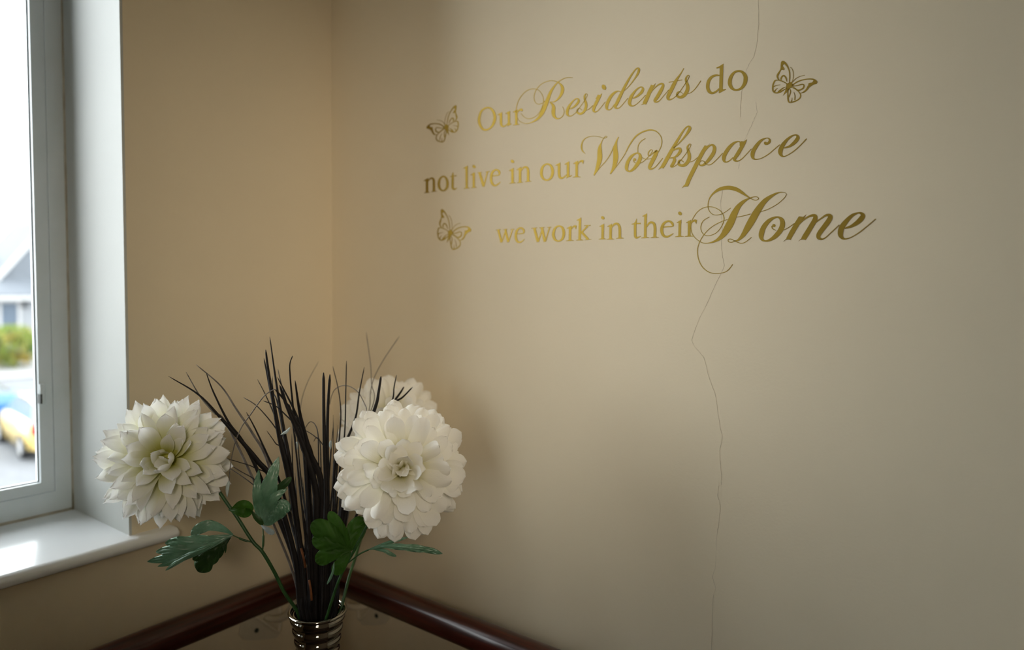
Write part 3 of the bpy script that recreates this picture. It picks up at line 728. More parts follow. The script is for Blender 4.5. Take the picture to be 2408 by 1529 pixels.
# rolled bright lip
V, Fc = [], []
nR, nr, RM, rm = 64, 12, 0.0362, 0.0026
for i in range(nR):
    a = 2 * math.pi * i / nR
    for k in range(nr):
        b = 2 * math.pi * k / nr
        V.append((VX + (RM + rm * math.cos(b)) * math.cos(a), VY + (RM + rm * math.cos(b)) * math.sin(a), zc - .003 + rm * math.sin(b)))
for i in range(nR):
    for k in range(nr):
        i2, k2 = (i + 1) % nR, (k + 1) % nr
        Fc.append((i * nr + k, i2 * nr + k, i2 * nr + k2, i * nr + k2))
mesh('rim', V, Fc, M['vase'], vase, True)

# ------------------------------------------------------------------ flowers
def petal_mesh(name, m, length, width, pointed, cup, curve, seed):
    rnd = random.Random(seed)
    ns, nt = 12, 7
    V, Fc = [], []
    twist = rnd.uniform(-.35, .35) * (1 if pointed else .5); wav = rnd.uniform(.0, .12) * (1 if pointed else .5); ph = rnd.uniform(0, 6)
    tipx = rnd.uniform(-.2, .2) * (1 if pointed else .4); tipc = rnd.uniform(-.26, .22) if pointed else rnd.uniform(-.34, .04)
    pk = rnd.uniform(.74, .82) if pointed else rnd.uniform(.82, .87)
    for i in range(ns + 1):
        sfr = 1 - (1 - i / ns) ** 2.0
        if sfr < pk:
            wp = .14 + .86 * (math.sin(math.pi / 2 * sfr / pk)) ** 1.1
        else:
            q = (sfr - pk) / (1 - pk)
            wp = (1 - q ** 1.9) ** .56 if pointed else (1 - q ** 2.2) ** .45
            wp = max(wp, .10)
        for j in range(nt):
            t = -1 + 2 * j / (nt - 1)
            y = t * wp * width / 2
            x = cup * (t * t) * wp * width / 2
            x += curve * length * (sfr ** 2.2) + tipc * length * max(0, sfr - .62) ** 1.6 * 2.2
            x += wav * width * .5 * math.sin(4 * t + ph) * sfr
            z = length * (sfr - (.05 if pointed else .02) * t * t * sfr)
            y += tipx * width * .35 * sfr ** 2
            a = twist * sfr
            V.append((x * math.cos(a) - y * math.sin(a), x * math.sin(a) + y * math.cos(a), z))
    for i in range(ns):
        for j in range(nt - 1):
            b = i * nt + j
            Fc.append((b, b + 1, b + nt + 1, b + nt))
    me = bpy.data.meshes.new(name)
    me.from_pydata(V, [], Fc); me.materials.append(m)
    me.polygons.foreach_set('use_smooth', [True] * len(Fc)); me.update()
    return me

#       theta, count, length factor, width, cup, curve
RINGS_A = [(18, 3, .52, .017, .9, .30), (27, 6, .74, .019, .8, .14), (36, 9, .86, .0205, .7, .05), (45, 12, .93, .021, .65, -.02),
           (53, 14, .97, .0215, .6, -.05), (61, 16, .99, .022, .6, -.08), (69, 18, 1.0, .022, .58, -.10), (77, 19, 1.0, .022, .56, -.11),
           (85, 20, 1.0, .022, .55, -.12), (93, 20, .99, .022, .55, -.12), (101, 18, .98, .022, .55, -.13), (110, 16, .96, .022, .5, -.14), (119, 13, .94, .021, .5, -.14), (130, 9, .9, .021, .5, -.14)]
RINGS_B = [(7, 3, .62, .017, .7, .16), (15, 6, .78, .019, .5, .08), (24, 9, .88, .021, .2, .0), (33, 12, .94, .0205, -.05, -.05),
           (42, 14, .97, .0208, -.15, -.08), (50, 16, .99, .0212, -.2, -.10), (58, 17, 1.0, .0215, -.2, -.12), (66, 18, 1.0, .0215, -.2, -.13),
           (74, 19, 1.0, .0215, -.2, -.14), (82, 20, 1.0, .0215, -.15, -.14), (90, 19, .99, .0215, -.1, -.14), (98, 18, .98, .0215, .0, -.14), (107, 16, .96, .0212, .1, -.14), (117, 13, .94, .0205, .2, -.14), (128, 9, .9, .0205, .2, -.14)]

def flower(label, centre, axis, R, rings, material, pointed, seed, groups='artificial flowers in the vase'):
    rnd = random.Random(seed)
    C = Vector([float(v) for v in centre]); a = Vector([float(v) for v in axis]).normalized()
    e1 = a.cross(Vector((0, 0, 1))).normalized(); e2 = a.cross(e1).normalized()
    root = empty('artificial_flower', (VX, VY, VZ - .08), label, 'flower', groups)
    # receptacle
    bm = bmesh.new(); bmesh.ops.create_uvsphere(bm, u_segments=16, v_segments=10, radius=R * .2)
    me = bpy.data.meshes.new('flower_core'); bm.to_mesh(me); bm.free(); me.materials.append(M['core'])
    me.polygons.foreach_set('use_smooth', [True] * len(me.polygons))
    co = link('flower_core', me, root); co.matrix_basis = Matrix.Translation(C - a * R * .10)
    n = 0
    for ri, (th, cnt, lf, wd, cup, cv) in enumerate(rings):
        variants = [petal_mesh('petal', material, R * 1.0, wd * R / .081, pointed, (rnd.uniform(-.1, .5) if pointed else (cup if ri < 3 else rnd.choice((-.4, -.3, -.2, .12)))), cv + rnd.uniform(-.07, .07), seed * 100 + ri * 10 + q) for q in range(4)]
        off = rnd.uniform(0, 6.28)
        for k in range(cnt):
            phi = off + 2 * math.pi * (k + rnd.uniform(-.34, .34)) / cnt
            t = math.radians(th + rnd.uniform(-9, 9))
            er = e1 * math.cos(phi) + e2 * math.sin(phi)
            d = a * math.cos(t) + er * math.sin(t)
            nrm = a * math.sin(t) - er * math.cos(t)
            y = d.cross(nrm)
            tw = rnd.uniform(-.5, .5)
            n2 = (nrm * math.cos(tw) + y * math.sin(tw)); y2 = d.cross(n2)
            sc = lf * rnd.uniform(.86, 1.05)
            ws = rnd.uniform(.78, 1.12)
            base = C - a * R * .12 + d * R * .02
            mw = Matrix(((n2.x * ws, y2.x * ws, d.x * sc, base.x), (n2.y * ws, y2.y * ws, d.y * sc, base.y), (n2.z * ws, y2.z * ws, d.z * sc, base.z), (0, 0, 0, 1)))
            o = bpy.data.objects.new('petal', variants[rnd.randrange(4)]); COL.objects.link(o)
            o.parent = root; o.matrix_world = mw
            o.matrix_parent_inverse = Matrix.Identity(4)
            o.matrix_basis = root.matrix_basis.inverted() @ mw
            n += 1
    return root

def px_path(pts):
    """(px, py, depth) triples to 3D."""
    return [dep(*p) for p in pts]

def stem(root, pts, rpx, extra=None):
    P = crom(px_path(pts), 8)
    if extra: P += [np.array(e, float) for e in extra]
    return tube('stem', P, rpx, M['stem'], root, 8)

def lobe_grid(mid, half, depth_fn, fold=0.0, ripple=0.0, rfreq=9, tipw=0.06, shape=-1, nS=28, nT=9, serr=0.0, teeth=3):
    """A leaf lobe: pixel midrib (px,py,depth), half width in px, folded and rippled in depth."""
    P = crom(mid, 6)
    # resample by length
    seg = [0]
    for i in range(1, len(P)):
        seg.append(seg[-1] + math.hypot(P[i][0] - P[i - 1][0], P[i][1] - P[i - 1][1]))
    tot = seg[-1]
    V, Fc = [], []
    for i in range(nS + 1):
        sfr = 1 - (1 - i / nS) ** 1.35
        L_ = sfr * tot
        j = max(0, min(len(P) - 2, next((q for q in range(len(seg) - 1) if seg[q + 1] >= L_), len(seg) - 2)))
        u = (L_ - seg[j]) / max(1e-6, seg[j + 1] - seg[j])
        p = P[j] + (P[j + 1] - P[j]) * u
        t = P[j + 1] - P[j]; l = math.hypot(t[0], t[1]) + 1e-9
        nx, ny = -t[1] / l, t[0] / l
        if shape > 0:
            w = half * (math.sin(math.pi * min(1.0, sfr ** shape)) ** .75 + tipw * (1 - sfr))
        else:
            pk = .64
            w = half * ((.12 + .88 * math.sin(math.pi / 2 * sfr / pk)) if sfr < pk else max(.03, (1 - ((sfr - pk) / (1 - pk)) ** 2.1)) ** .6)
        w *= 1 + serr * abs(math.sin(math.pi * teeth * sfr)) - serr * .5
        for k in range(nT):
            tt = -1 + 2 * k / (nT - 1)
            d = p[2] + fold * abs(tt) * w * p[2] / F
            d += ripple * math.sin(rfreq * math.pi * (sfr - .35 * abs(tt))) * (.25 + .75 * abs(tt)) * 1.7 * half * p[2] / F
            # the outer edge is drawn slightly toward the lobe tip
            V.append(dep(p[0] + nx * w * tt + t[0] / l * abs(tt) * w * .25, p[1] + ny * w * tt + t[1] / l * abs(tt) * w * .25, d))
    for i in range(nS):
        for k in range(nT - 1):
            b = i * nT + k
            Fc.append((b, b + 1, b + nT + 1, b + nT))
    return V, Fc

def leaf(root, lobes, material):
    V, Fc = [], []
    for kw in lobes:
        v, f = lobe_grid(**kw)
        b = len(V); V += v; Fc += [tuple(i + b for i in q) for q in f]
    return mesh('leaf', V, Fc, material, root, True)

def cr1(x, y, d): return (330 + x / 4.633, 1050 + y / 4.633, d)
def cr2(x, y, d): return (640 + x / 4.033, 1150 + y / 4.033, d)
def lb(cr, pts, half, sc, **kw):
    return dict(mid=[cr(*p) for p in pts], half=half / sc, depth_fn=None, **kw)
S1, S2 = 4.633, 4.033
to_cam = lambda P: CAM - np.array(P)

# left flower -------------------------------------------------------
F1 = dep(392, 1080, .87)
ax1 = to_cam(F1) / np.linalg.norm(to_cam(F1)) + np.array([-.10, -.04, .12])
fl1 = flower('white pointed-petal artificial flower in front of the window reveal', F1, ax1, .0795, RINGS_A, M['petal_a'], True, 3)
stem(fl1, [(425, 1050, .91), (460, 1090, .905), cr1(755, 350, .90), cr1(960, 640, .90), cr1(1060, 780, .90), cr1(1220, 1030, .90), cr1(1330, 1150, .90), cr1(1460, 1370, .905), (668, 1392, .91), (690, 1424, .915), (700, 1440, .917)], .0023, [(VX - .012, VY - .008, VZ - .05), (VX - .004, VY - .003, VZ - .12)])
# lower left leaf
dl = .885
leaf(fl1, [
    lb(cr1, [(1010, 962, .895), (900, 900, dl), (760, 862, dl - .01), (640, 900, dl - .012), (555, 968, dl - .005)], 62, S1, fold=.5, ripple=.35, rfreq=11),
    lb(cr1, [(1010, 965, .895), (820, 1010, dl), (600, 1040, dl), (420, 1050, dl - .004), (272, 1056, dl)], 70, S1, fold=.5, ripple=.3, rfreq=9, serr=.2),
    lb(cr1, [(1000, 970, .895), (760, 1060, dl), (520, 1120, dl - .005), (330, 1130, dl - .008), (172, 1150, dl)], 62, S1, fold=.45, ripple=.3, rfreq=9),
    lb(cr1, [(1000, 975, .895), (740, 1090, dl), (450, 1180, dl), (250, 1225, dl), (78, 1256, dl + .004)], 50, S1, fold=.4, ripple=.3, rfreq=9, serr=.15),
    lb(cr1, [(980, 980, .895), (700, 1120, dl), (480, 1210, dl - .004), (320, 1270, dl), (190, 1308, dl)], 34, S1, fold=.4, ripple=.2),
    lb(cr1, [(960, 990, .895), (700, 1110, dl - .01), (520, 1190, dl - .012), (390, 1270, dl - .008), (275, 1352, dl)], 30, S1, fold=.8, ripple=.2)], M['leaf'])
leaf(fl1, [
    lb(cr1, [(985, 985, .897), (880, 1060, .892), (760, 1180, .89), (690, 1280, .89), (635, 1368, .893)], 105, S1, fold=.4, ripple=.25, rfreq=9, serr=.25),
    lb(cr1, [(970, 1000, .897), (900, 1080, .894), (860, 1160, .894), (835, 1225, .896)], 45, S1, fold=.4, ripple=.2),
    lb(cr1, [(960, 990, .897), (820, 1080, .894), (680, 1170, .894), (570, 1235, .896)], 55, S1, fold=.3, ripple=.2),
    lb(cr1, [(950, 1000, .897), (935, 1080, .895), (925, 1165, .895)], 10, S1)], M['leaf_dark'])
tube('leaf_stalk', crom(px_path([cr1(1000, 965, .895), cr1(1060, 992, .897), cr1(1130, 1022, .898), cr1(1225, 1045, .90)]), 6), [.0007] * 8 + [.0014] * 7 + [.0010] * 4, M['stem'], fl1, 8)
# upright leaf against the grass
du = .90
leaf(fl1, [
    lb(cr1, [(1335, 850, du + .01), (1300, 700, du), (1272, 480, du - .01), (1290, 245, du)], 56, S1, fold=.6, shape=.75, ripple=.3, rfreq=9),
    lb(cr1, [(1338, 850, du + .01), (1360, 650, du - .004), (1420, 380, du - .012), (1510, 110, du)], 88, S1, fold=.6, shape=.7, ripple=.22, rfreq=11, serr=.15),
    lb(cr1, [(1340, 850, du + .01), (1400, 680, du - .008), (1460, 560, du - .014), (1600, 460, du - .01)], 62, S1, fold=.6, shape=.75, ripple=.3, rfreq=9),
    lb(cr1, [(1345, 855, du + .01), (1430, 790, du - .002), (1520, 690, du - .010), (1618, 608, du - .006)], 85, S1, fold=.5, ripple=.4, rfreq=13, serr=.15),
    lb(cr1, [(1345, 858, du + .01), (1400, 845, du + .004), (1440, 815, du), (1478, 785, du)], 28, S1, fold=.4, ripple=.3)], M['leaf'])
leaf(fl1, [
    lb(cr1, [(1400, 640, du), (1500, 480, du), (1580, 400, du), (1645, 335, du + .004)], 42, S1, fold=.4),
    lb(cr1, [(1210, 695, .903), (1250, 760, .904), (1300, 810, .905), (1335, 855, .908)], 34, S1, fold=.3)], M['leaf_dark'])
leaf(fl1, [lb(cr1, [(1315, 860, .905), (1360, 890, .897), (1410, 925, .893), (1462, 948, .894)], 34, S1, fold=.5, ripple=.4, rfreq=11)], M['leaf_pale'])
tube('leaf_stalk', crom(px_path([cr1(1332, 850, .908), cr1(1338, 925, .905), cr1(1340, 1000, .903), cr1(1338, 1070, .902), cr1(1330, 1150, .90)]), 6), [.0008] * 10 + [.0015] * 10 + [.0010] * 5, M['stem'], fl1, 8)
# small dark leaf on the stem
leaf(fl1, [
    lb(cr1, [(985, 690, .898), (1080, 640, .89), (1150, 640, .89), (1225, 700, .90)], 52, S1, fold=.5, ripple=.2),
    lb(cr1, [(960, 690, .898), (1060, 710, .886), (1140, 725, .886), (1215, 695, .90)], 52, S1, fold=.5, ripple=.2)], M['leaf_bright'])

# right flower ------------------------------------------------------
F2 = dep(943, 1100, .865)
ax2 = to_cam(F2) / np.linalg.norm(to_cam(F2)) + np.array([-.02, .02, .10])
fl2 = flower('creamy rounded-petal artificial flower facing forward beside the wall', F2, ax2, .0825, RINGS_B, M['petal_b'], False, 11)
stem(fl2, [(910, 1150, .905), (880, 1210, .905), cr2(885, 380, .90), cr2(780, 580, .90), cr2(700, 720, .90), cr2(620, 900, .902), cr2(560, 1080, .905), (770, 1446, .91)], .0019, [(VX + .006, VY - .010, VZ - .05), (VX + .002, VY - .003, VZ - .12)])
db = .895
leaf(fl2, [
    lb(cr2, [(745, 585, db), (640, 500, db - .008), (500, 400, db - .012), (372, 328, db - .006)], 100, S2, fold=.25, ripple=.12, rfreq=7, shape=-1),
    lb(cr2, [(745, 585, db), (680, 440, db - .006), (610, 330, db - .008), (542, 215, db)], 62, S2, fold=.25, ripple=.12, rfreq=7),
    lb(cr2, [(745, 585, db), (620, 540, db - .008), (490, 500, db - .01), (380, 480, db - .004)], 90, S2, fold=.25, ripple=.12, rfreq=7),
    lb(cr2, [(745, 590, db), (630, 600, db - .006), (520, 630, db - .008), (418, 700, db - .002)], 78, S2, fold=.25, ripple=.12, rfreq=7),
    lb(cr2, [(745, 595, db), (690, 660, db - .004), (640, 730, db - .006), (588, 812, db)], 62, S2, fold=.3, ripple=.12, rfreq=7)], M['leaf_bright'])
leaf(fl2, [
    lb(cr2, [(745, 585, db + .004), (740, 480, db + .006), (780, 370, db + .008), (868, 275, db + .01)], 70, S2, fold=.4, ripple=.15, rfreq=7),
    lb(cr2, [(745, 590, db + .004), (800, 500, db + .006), (840, 420, db + .008), (880, 330, db + .01)], 40, S2, fold=.4)], M['leaf_bright'])
leaf(fl2, [lb(cr2, [(588, 690, db - .008), (580, 770, db - .010), (555, 840, db - .008), (520, 906, db - .004)], 13, S2, fold=.6)], M['leaf'])
de = .885
leaf(fl2, [
    lb(cr2, [(905, 578, de), (1080, 545, de - .01), (1300, 558, de - .015), (1480, 580, de - .012), (1615, 615, de - .008)], 34, S2, fold=1.6, ripple=.5, rfreq=9, serr=.25, teeth=4),
    lb(cr2, [(905, 578, de), (1040, 530, de - .004), (1170, 490, de - .004), (1292, 458, de)], 17, S2, fold=1.5, ripple=.4),
    lb(cr2, [(960, 575, de), (1060, 585, de - .006), (1120, 615, de - .006), (1178, 640, de)], 20, S2, fold=1.2, ripple=.4)], M['leaf'])
tube('leaf_stalk', crom(px_path([cr2(715, 705, .90), cr2(780, 655, .895), cr2(840, 612, .89), cr2(915, 577, .886)]), 6), .0010, M['stem'], fl2, 8)

# far flower --------------------------------------------------------
F3 = dep(918, 1000, 1.13)
ax3 = to_cam(F3) / np.linalg.norm(to_cam(F3)) + np.array([.1, .02, .35])
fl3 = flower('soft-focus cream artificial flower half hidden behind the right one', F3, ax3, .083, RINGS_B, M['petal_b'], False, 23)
stem(fl3, [(905, 1090, 1.12), (880, 1180, 1.08), cr2(840, 480, 1.03), cr2(790, 650, .99), cr2(740, 800, .965), cr2(700, 950, .95), (803, 1430, .94)], .0021, [(VX + .012, VY + .006, VZ - .05), (VX + .003, VY + .002, VZ - .12)])

# ------------------------------------------------------------------ black grass bunch
gr = empty('dried_grass', (VX, VY, VZ - .10), 'spiky bunch of black dried grass standing in the chrome vase', 'dried grass')
def gz(x, y): return (380 + x / 3.44, 760 + y / 3.44)
def blade(pts, wt, wb, td, xr, name='blade', m=None, base_d=None, reach=True, flat=.28, tip_only=None):
    """Traced blade: tip first, in photo pixels; widths in px; runs down into the vase mouth."""
    m = m or M['blade']
    bd = base_d or random.uniform(.905, .95)
    P = list(pts)
    if reach:
        P = P + [(xr + (P[-1][0] - xr) * .22 , 1300 if P[-1][1] < 1240 else (P[-1][1] + 1420) / 2), (xr, 1424)]
    n = len(P)
    tot = max(1, P[-1][1] - P[0][1])
    pts3 = []
    for i, (x, y) in enumerate(P):
        t = i / (n - 1)
        pts3.append((x, y, td + (bd - td) * t ** .8, wt + (wb - wt) * min(1, t * 1.7)))
    Q = crom(pts3, 6)
    P3 = [dep(q[0], q[1], q[2]) for q in Q]
    W_ = [max(.35, q[3] / 2) * q[2] / F for q in Q]
    if reach:
        k = P3[-1]
        for dz, sh in ((.03, .8), (.07, .6)):
            P3.append(np.array([VX + (k[0] - VX) * sh * .8, VY + (k[1] - VY) * sh * .8, VZ - dz])); W_.append(W_[-1])
    W_[0] *= .35
    return tube(name, P3, W_, m, gr, 6, flat=flat, updir=-FWD)
B = [
 ([(875,110),(905,330),(945,600),(990,870),(1040,1150)], 2.2, 9, .93, 716),
 ([(842,215),(865,400),(915,700),(960,950),(1010,1150),(1060,1400)], 4, 15, .90, 712),
 ([(828,285),(870,500),(930,800),(1000,1080)], 3, 7, .91, 720),
 ([(1060,264),(1038,330),(1040,430),(1055,600),(1075,760),(1130,1000),(1190,1200)], 2.2, 6, .88, 738),
 ([(1080,465),(1110,680),(1140,830),(1200,1050),(1290,1300)], 3.5, 15, .90, 748),
 ([(935,435),(1000,560),(1080,720),(1150,900),(1230,1150)], 2, 8, .92, 742),
 ([(955,500),(1000,640),(1090,860),(1180,1100),(1250,1400)], 4, 16, .90, 740),
 ([(915,535),(990,620),(1080,780),(1150,980)], 3, 10, .90, 735),
 ([(1310,400),(1312,700),(1318,1000),(1330,1400)], 6.5, 10, .92, 764),
 ([(1362,415),(1345,700),(1340,1000),(1345,1400)], 6, 9, .92, 770),
 ([(52,428),(300,580),(480,770),(650,960),(780,1120),(900,1290)], 1.8, 13, .90, 705),
 ([(360,400),(420,560),(540,800),(650,950),(770,1180)], 2, 9, .90, 708),
 ([(660,600),(780,680),(930,860),(1010,1020)], 1.6, 4, .96, 722),
 ([(775,455),(840,580),(910,740),(960,900)], 1.6, 4, .97, 724),
 ([(685,720),(760,860),(870,1100),(960,1300)], 2, 7, .93, 715),
 ([(1385,350),(1430,540),(1450,720),(1440,900),(1420,1150)], 1.8, 4, 1.02, 776),
 ([(1495,305),(1490,560),(1480,900),(1440,1200)], 2.2, 4, .97, 780),
 ([(1640,355),(1600,560),(1570,760),(1500,940),(1400,1150)], 2, 7, .97, 786),
 ([(1775,430),(1755,560),(1735,660),(1660,850),(1520,1080)], 5, 10, .93, 790),
 ([(1900,420),(1880,520),(1860,640),(1720,900),(1560,1100)], 2.2, 5, 1.0, 792),
 ([(2030,518),(1950,600),(1880,650),(1720,840),(1560,1050)], 3, 7, .99, 793),
 ([(1960,515),(1925,572),(1800,740),(1600,1000)], 4, 6, 1.02, 790),
 ([(490,1085),(640,1130),(750,1170),(900,1290)], 1.5, 3, .93, 704),
 ([(495,1110),(640,1200),(750,1265),(900,1400)], 1.5, 3, .95, 703),
 ([(530,1160),(650,1240),(750,1315),(900,1450)], 1.4, 3, .96, 702),
 ([(850,870),(920,970),(1000,1100)], 1.5, 4, .94, 716),
 ([(820,628),(920,670),(1000,740),(1080,830),(1160,1000)], 2, 4, .92, 730),
 ([(1150,860),(1230,910),(1300,980),(1330,1100)], 1.6, 3, .95, 756),
 ([(1160,850),(1200,800),(1240,820),(1265,900),(1270,1100)], 1.4, 3, 1.0, 757),
 ([(1230,960),(1250,930),(1280,960),(1290,1200)], 1.4, 3, .98, 760),
 ([(895,430),(905,560),(960,760)], 1.5, 4, .95, 722),
 ([(940,370),(965,480),(1010,640),(1060,800)], 1.6, 4, .97, 730),
]
for pts, wt, wb, td, xr in B:
    blade([gz(*p) for p in pts], wt, wb, td, xr)
# paler, thinner strands
for pts, wt, wb, td, xr, m in [
 ([(278,335),(480,510),(600,690),(740,900),(860,1130)], 2.2, 7, .95, 712, 'strand'),
 ([(197,395),(310,590),(420,720),(560,880)], 2, 6, .94, 708, 'strand'),
 ([(1270,310),(1180,480),(1130,640),(1120,820),(1160,1050)], 1.2, 2, 1.12, 744, 'strand'),
 ([(1655,75),(1690,330),(1700,500),(1720,620),(1640,900)], 1.6, 2, 1.16, 788, 'strand'),
 ([(1925,105),(1800,290),(1720,440),(1690,560),(1680,700),(1620,950)], 1.6, 2, 1.16, 790, 'strand'),
 ([(1360,660),(1375,590),(1410,530),(1490,505),(1580,550),(1640,650),(1655,730),(1600,950)], 1.6, 2.2, 1.04, 789, 'strand'),
]:
    blade([gz(*p) for p in pts], wt, wb, td, xr, m=M[m], base_d=.95)
# the arched strand with a hanging pale tip
arch = [(545, 1285), (552, 1200), (565, 1100), (590, 985), (620, 900), (660, 820), (720, 740), (775, 660), (830, 590), (870, 558), (915, 535)]
blade([gz(*p) for p in arch], 2, 2.6, .885, 0, m=M['strand'], base_d=.90, reach=False)
def bud(pts, wpx, d):
    P = crom([gz(*p) for p in pts], 5)
    n = len(P)
    tube('bud', [dep(p[0], p[1], d) for p in P], [max(.4, wpx * math.sin(math.pi * (.12 + .85 * i / (n - 1)))) / 2 * d / F for i in range(n)], M['tip'], gr, 8, flat=.5, updir=-FWD)
bud([(545, 1280), (532, 1340), (530, 1410)], 9, .885)
bud([(1040, 845), (1010, 880), (990, 890), (962, 905)], 7, .89)
bud([(1095, 960), (1090, 1000), (1092, 1035)], 7, .93)
bud([(1370, 950), (1365, 985), (1368, 1020)], 7, .97)
bud([(1600, 1490), (1620, 1530), (1650, 1600)], 6, .93)
# the dense dark heart of the bunch
rg = random.Random(5)
for i in range(58):
    xr = rg.uniform(703, 793)
    u = (xr - 748) / 45
    h_ = rg.uniform(960, 1240) if i < 34 else rg.uniform(1150, 1300)
    xt = 748 + u * rg.uniform(55, 110) * (1424 - h_) / 330 + rg.uniform(-26, 26)
    xm = xr + (xt - xr) * .45 + rg.uniform(-7, 7)
    blade([(xt, h_), ((xt + xm) / 2 + rg.uniform(-4, 4), h_ + (1330 - h_) * .4)], 1.3, rg.uniform(2.2, 8), rg.uniform(.90, 1.0), xr)
for x0_, y0_, x1_, y1_ in ((708, 1290, 718, 1335), (727, 1365, 733, 1412), (792, 1395, 795, 1430), (733, 1440, 734, 1452)):
    tube('stick', [dep(x0_, y0_, .885), dep((x0_ + x1_) / 2 + 1, (y0_ + y1_) / 2, .886), dep(x1_, y1_, .887)] if y1_ < 1425 else [dep(x0_, y0_, .92), dep(x1_, y1_, .92)], .0016, M['wicker'], gr, 6)

# ------------------------------------------------------------------ the street outside
GZ = -2.95
M['asphalt'] = mat('pale_asphalt', (0.115, 0.12, 0.13), 0.9, noise=0.2, nscale=3)
M['paving'] = mat('pale_paving', (0.20, 0.197, 0.192), 0.9, noise=0.12, nscale=2)
M['render'] = mat('white_house_render', (0.205, 0.215, 0.23), 0.9, noise=0.06, nscale=2)
M['slate'] = mat('grey_slate_roof', (0.10, 0.112, 0.13), 0.7, noise=0.2, nscale=3)
M['fascia'] = mat('white_fascia', (0.36, 0.36, 0.36), 0.5, noise=0.05, nscale=5)
M['door'] = mat('dark_blue_door', (0.06, 0.085, 0.12), 0.5, noise=0.2, nscale=5)
M['pane'] = mat('dark_window_pane', (0.04, 0.05, 0.06), 0.1, noise=0.1, nscale=5)
M['blue'] = mat('blue_car_paint', (0.016, 0.11, 0.33), 0.25, noise=0.06, nscale=4, coat=0.5)
M['yellow'] = mat('yellow_car_paint', (0.55, 0.40, 0.13), 0.3, noise=0.06, nscale=4, coat=0.5)
M['tyre'] = mat('tyre_rubber', (0.01, 0.01, 0.011), 0.8, noise=0.2, nscale=20)
M['red'] = mat('red_lamp_lens', (0.30, 0.012, 0.01), 0.2, noise=0.1, nscale=20)
M['carglass'] = mat('car_window_glass', (0.16, 0.19, 0.21), 0.08, noise=0.1, nscale=5)
M['bush'] = translucent_mat('bush_leaf', noise_col((0.11, 0.20, 0.03), (0.32, 0.24, 0.06), .9), 0.6, 0.3)
M['bark'] = mat('grey_bark', (0.09, 0.085, 0.08), 0.9, noise=0.3, nscale=10)
M['hedge'] = translucent_mat('tree_leaf', noise_col((0.06, 0.08, 0.03), (0.10, 0.12, 0.06), 1.2), 0.6, 0.3)

set_tags(boxes('street', [(-34.5, -8, -30, 45, GZ - .2, GZ)], M['asphalt']), kind='structure')
set_tags(boxes('pavement', [(-70, -34.5, -30, 45, GZ - .2, GZ + .10)], M['paving']), kind='structure')

# house with a low slate roof and a white-edged dormer gable
HX = -44.0
hs = empty('house', (HX, 13, GZ + .1), 'white rendered house with grey slate roof seen through the window', 'house')
EZ = .62
boxes('wall', [(HX - 9, HX, 2, 24, GZ + .1, EZ)], M['render'], hs)
rf = mesh('roof', [(HX + .5, 1.5, EZ - .15), (HX + .5, 24.5, EZ - .15), (HX - 4.5, 24.5, 2.75), (HX - 4.5, 1.5, 2.75), (HX - 9.5, 1.5, EZ - .15), (HX - 9.5, 24.5, EZ - .15),
                 (HX + .5, 1.5, EZ - .02), (HX + .5, 24.5, EZ - .02), (HX - 4.5, 24.5, 2.9), (HX - 4.5, 1.5, 2.9), (HX - 9.5, 1.5, EZ - .02), (HX - 9.5, 24.5, EZ - .02)],
          [(6, 7, 8, 9), (9, 8, 11, 10), (0, 3, 2, 1), (3, 4, 5, 2), (0, 1, 7, 6), (4, 10, 11, 5), (0, 6, 9, 3), (3, 9, 10, 4), (1, 2, 8, 7), (2, 5, 11, 8)], M['slate'], hs)
boxes('gutter', [(HX + .45, HX + .6, 1.5, 24.5, EZ - .32, EZ - .12)], M['fascia'], rf)
# dormer gable face and its barge boards
gy, gzp, gw = 15.6, 5.0, 3.0
gx = HX - 1.2
mesh('gable', [(gx, gy - gw, 1.35), (gx, gy + gw, 1.35), (gx, gy, gzp), (gx - 6, gy - gw, 1.35), (gx - 6, gy + gw, 1.35), (gx - 6, gy, gzp)],
     [(0, 1, 2), (3, 5, 4), (0, 2, 5, 3), (1, 4, 5, 2), (0, 3, 4, 1)], M['slate'], hs)
for sg in (-1, 1):
    V = []
    for x in (gx + .02, gx + .14):
        V += [(x, gy + sg * (gw + .25), 1.10), (x, gy, gzp + .25), (x, gy, gzp - .13), (x, gy + sg * (gw + .25), .72)]
    mesh('barge_board', V, [(0, 1, 2, 3), (7, 6, 5, 4), (0, 4, 5, 1), (1, 5, 6, 2), (2, 6, 7, 3), (3, 7, 4, 0)], M['fascia'], hs)
d_ = boxes('door', [(HX, HX + .06, 12.55, 13.35, GZ + .1, .16)], M['door'], hs)
boxes('door_frame', [(HX, HX + .1, 12.43, 12.55, GZ + .1, .28), (HX, HX + .1, 13.35, 13.47, GZ + .1, .28), (HX, HX + .1, 12.55, 13.35, .16, .28)], M['fascia'], d_)
boxes('wall_lantern', [(HX, HX + .16, 13.62, 13.74, -.15, .16)], M['tyre'], hs, .02)
for y_ in (5.0, 8.6, 17.4, 21.0):
    w_ = boxes('window', [(HX, HX + .08, y_ - .8, y_ + .8, -1.6, -.1)], M['fascia'], hs)
    boxes('pane', [(HX + .08, HX + .09, y_ - .7, y_ - .04, -1.5, -.2), (HX + .08, HX + .09, y_ + .04, y_ + .7, -1.5, -.2)], M['pane'], w_)

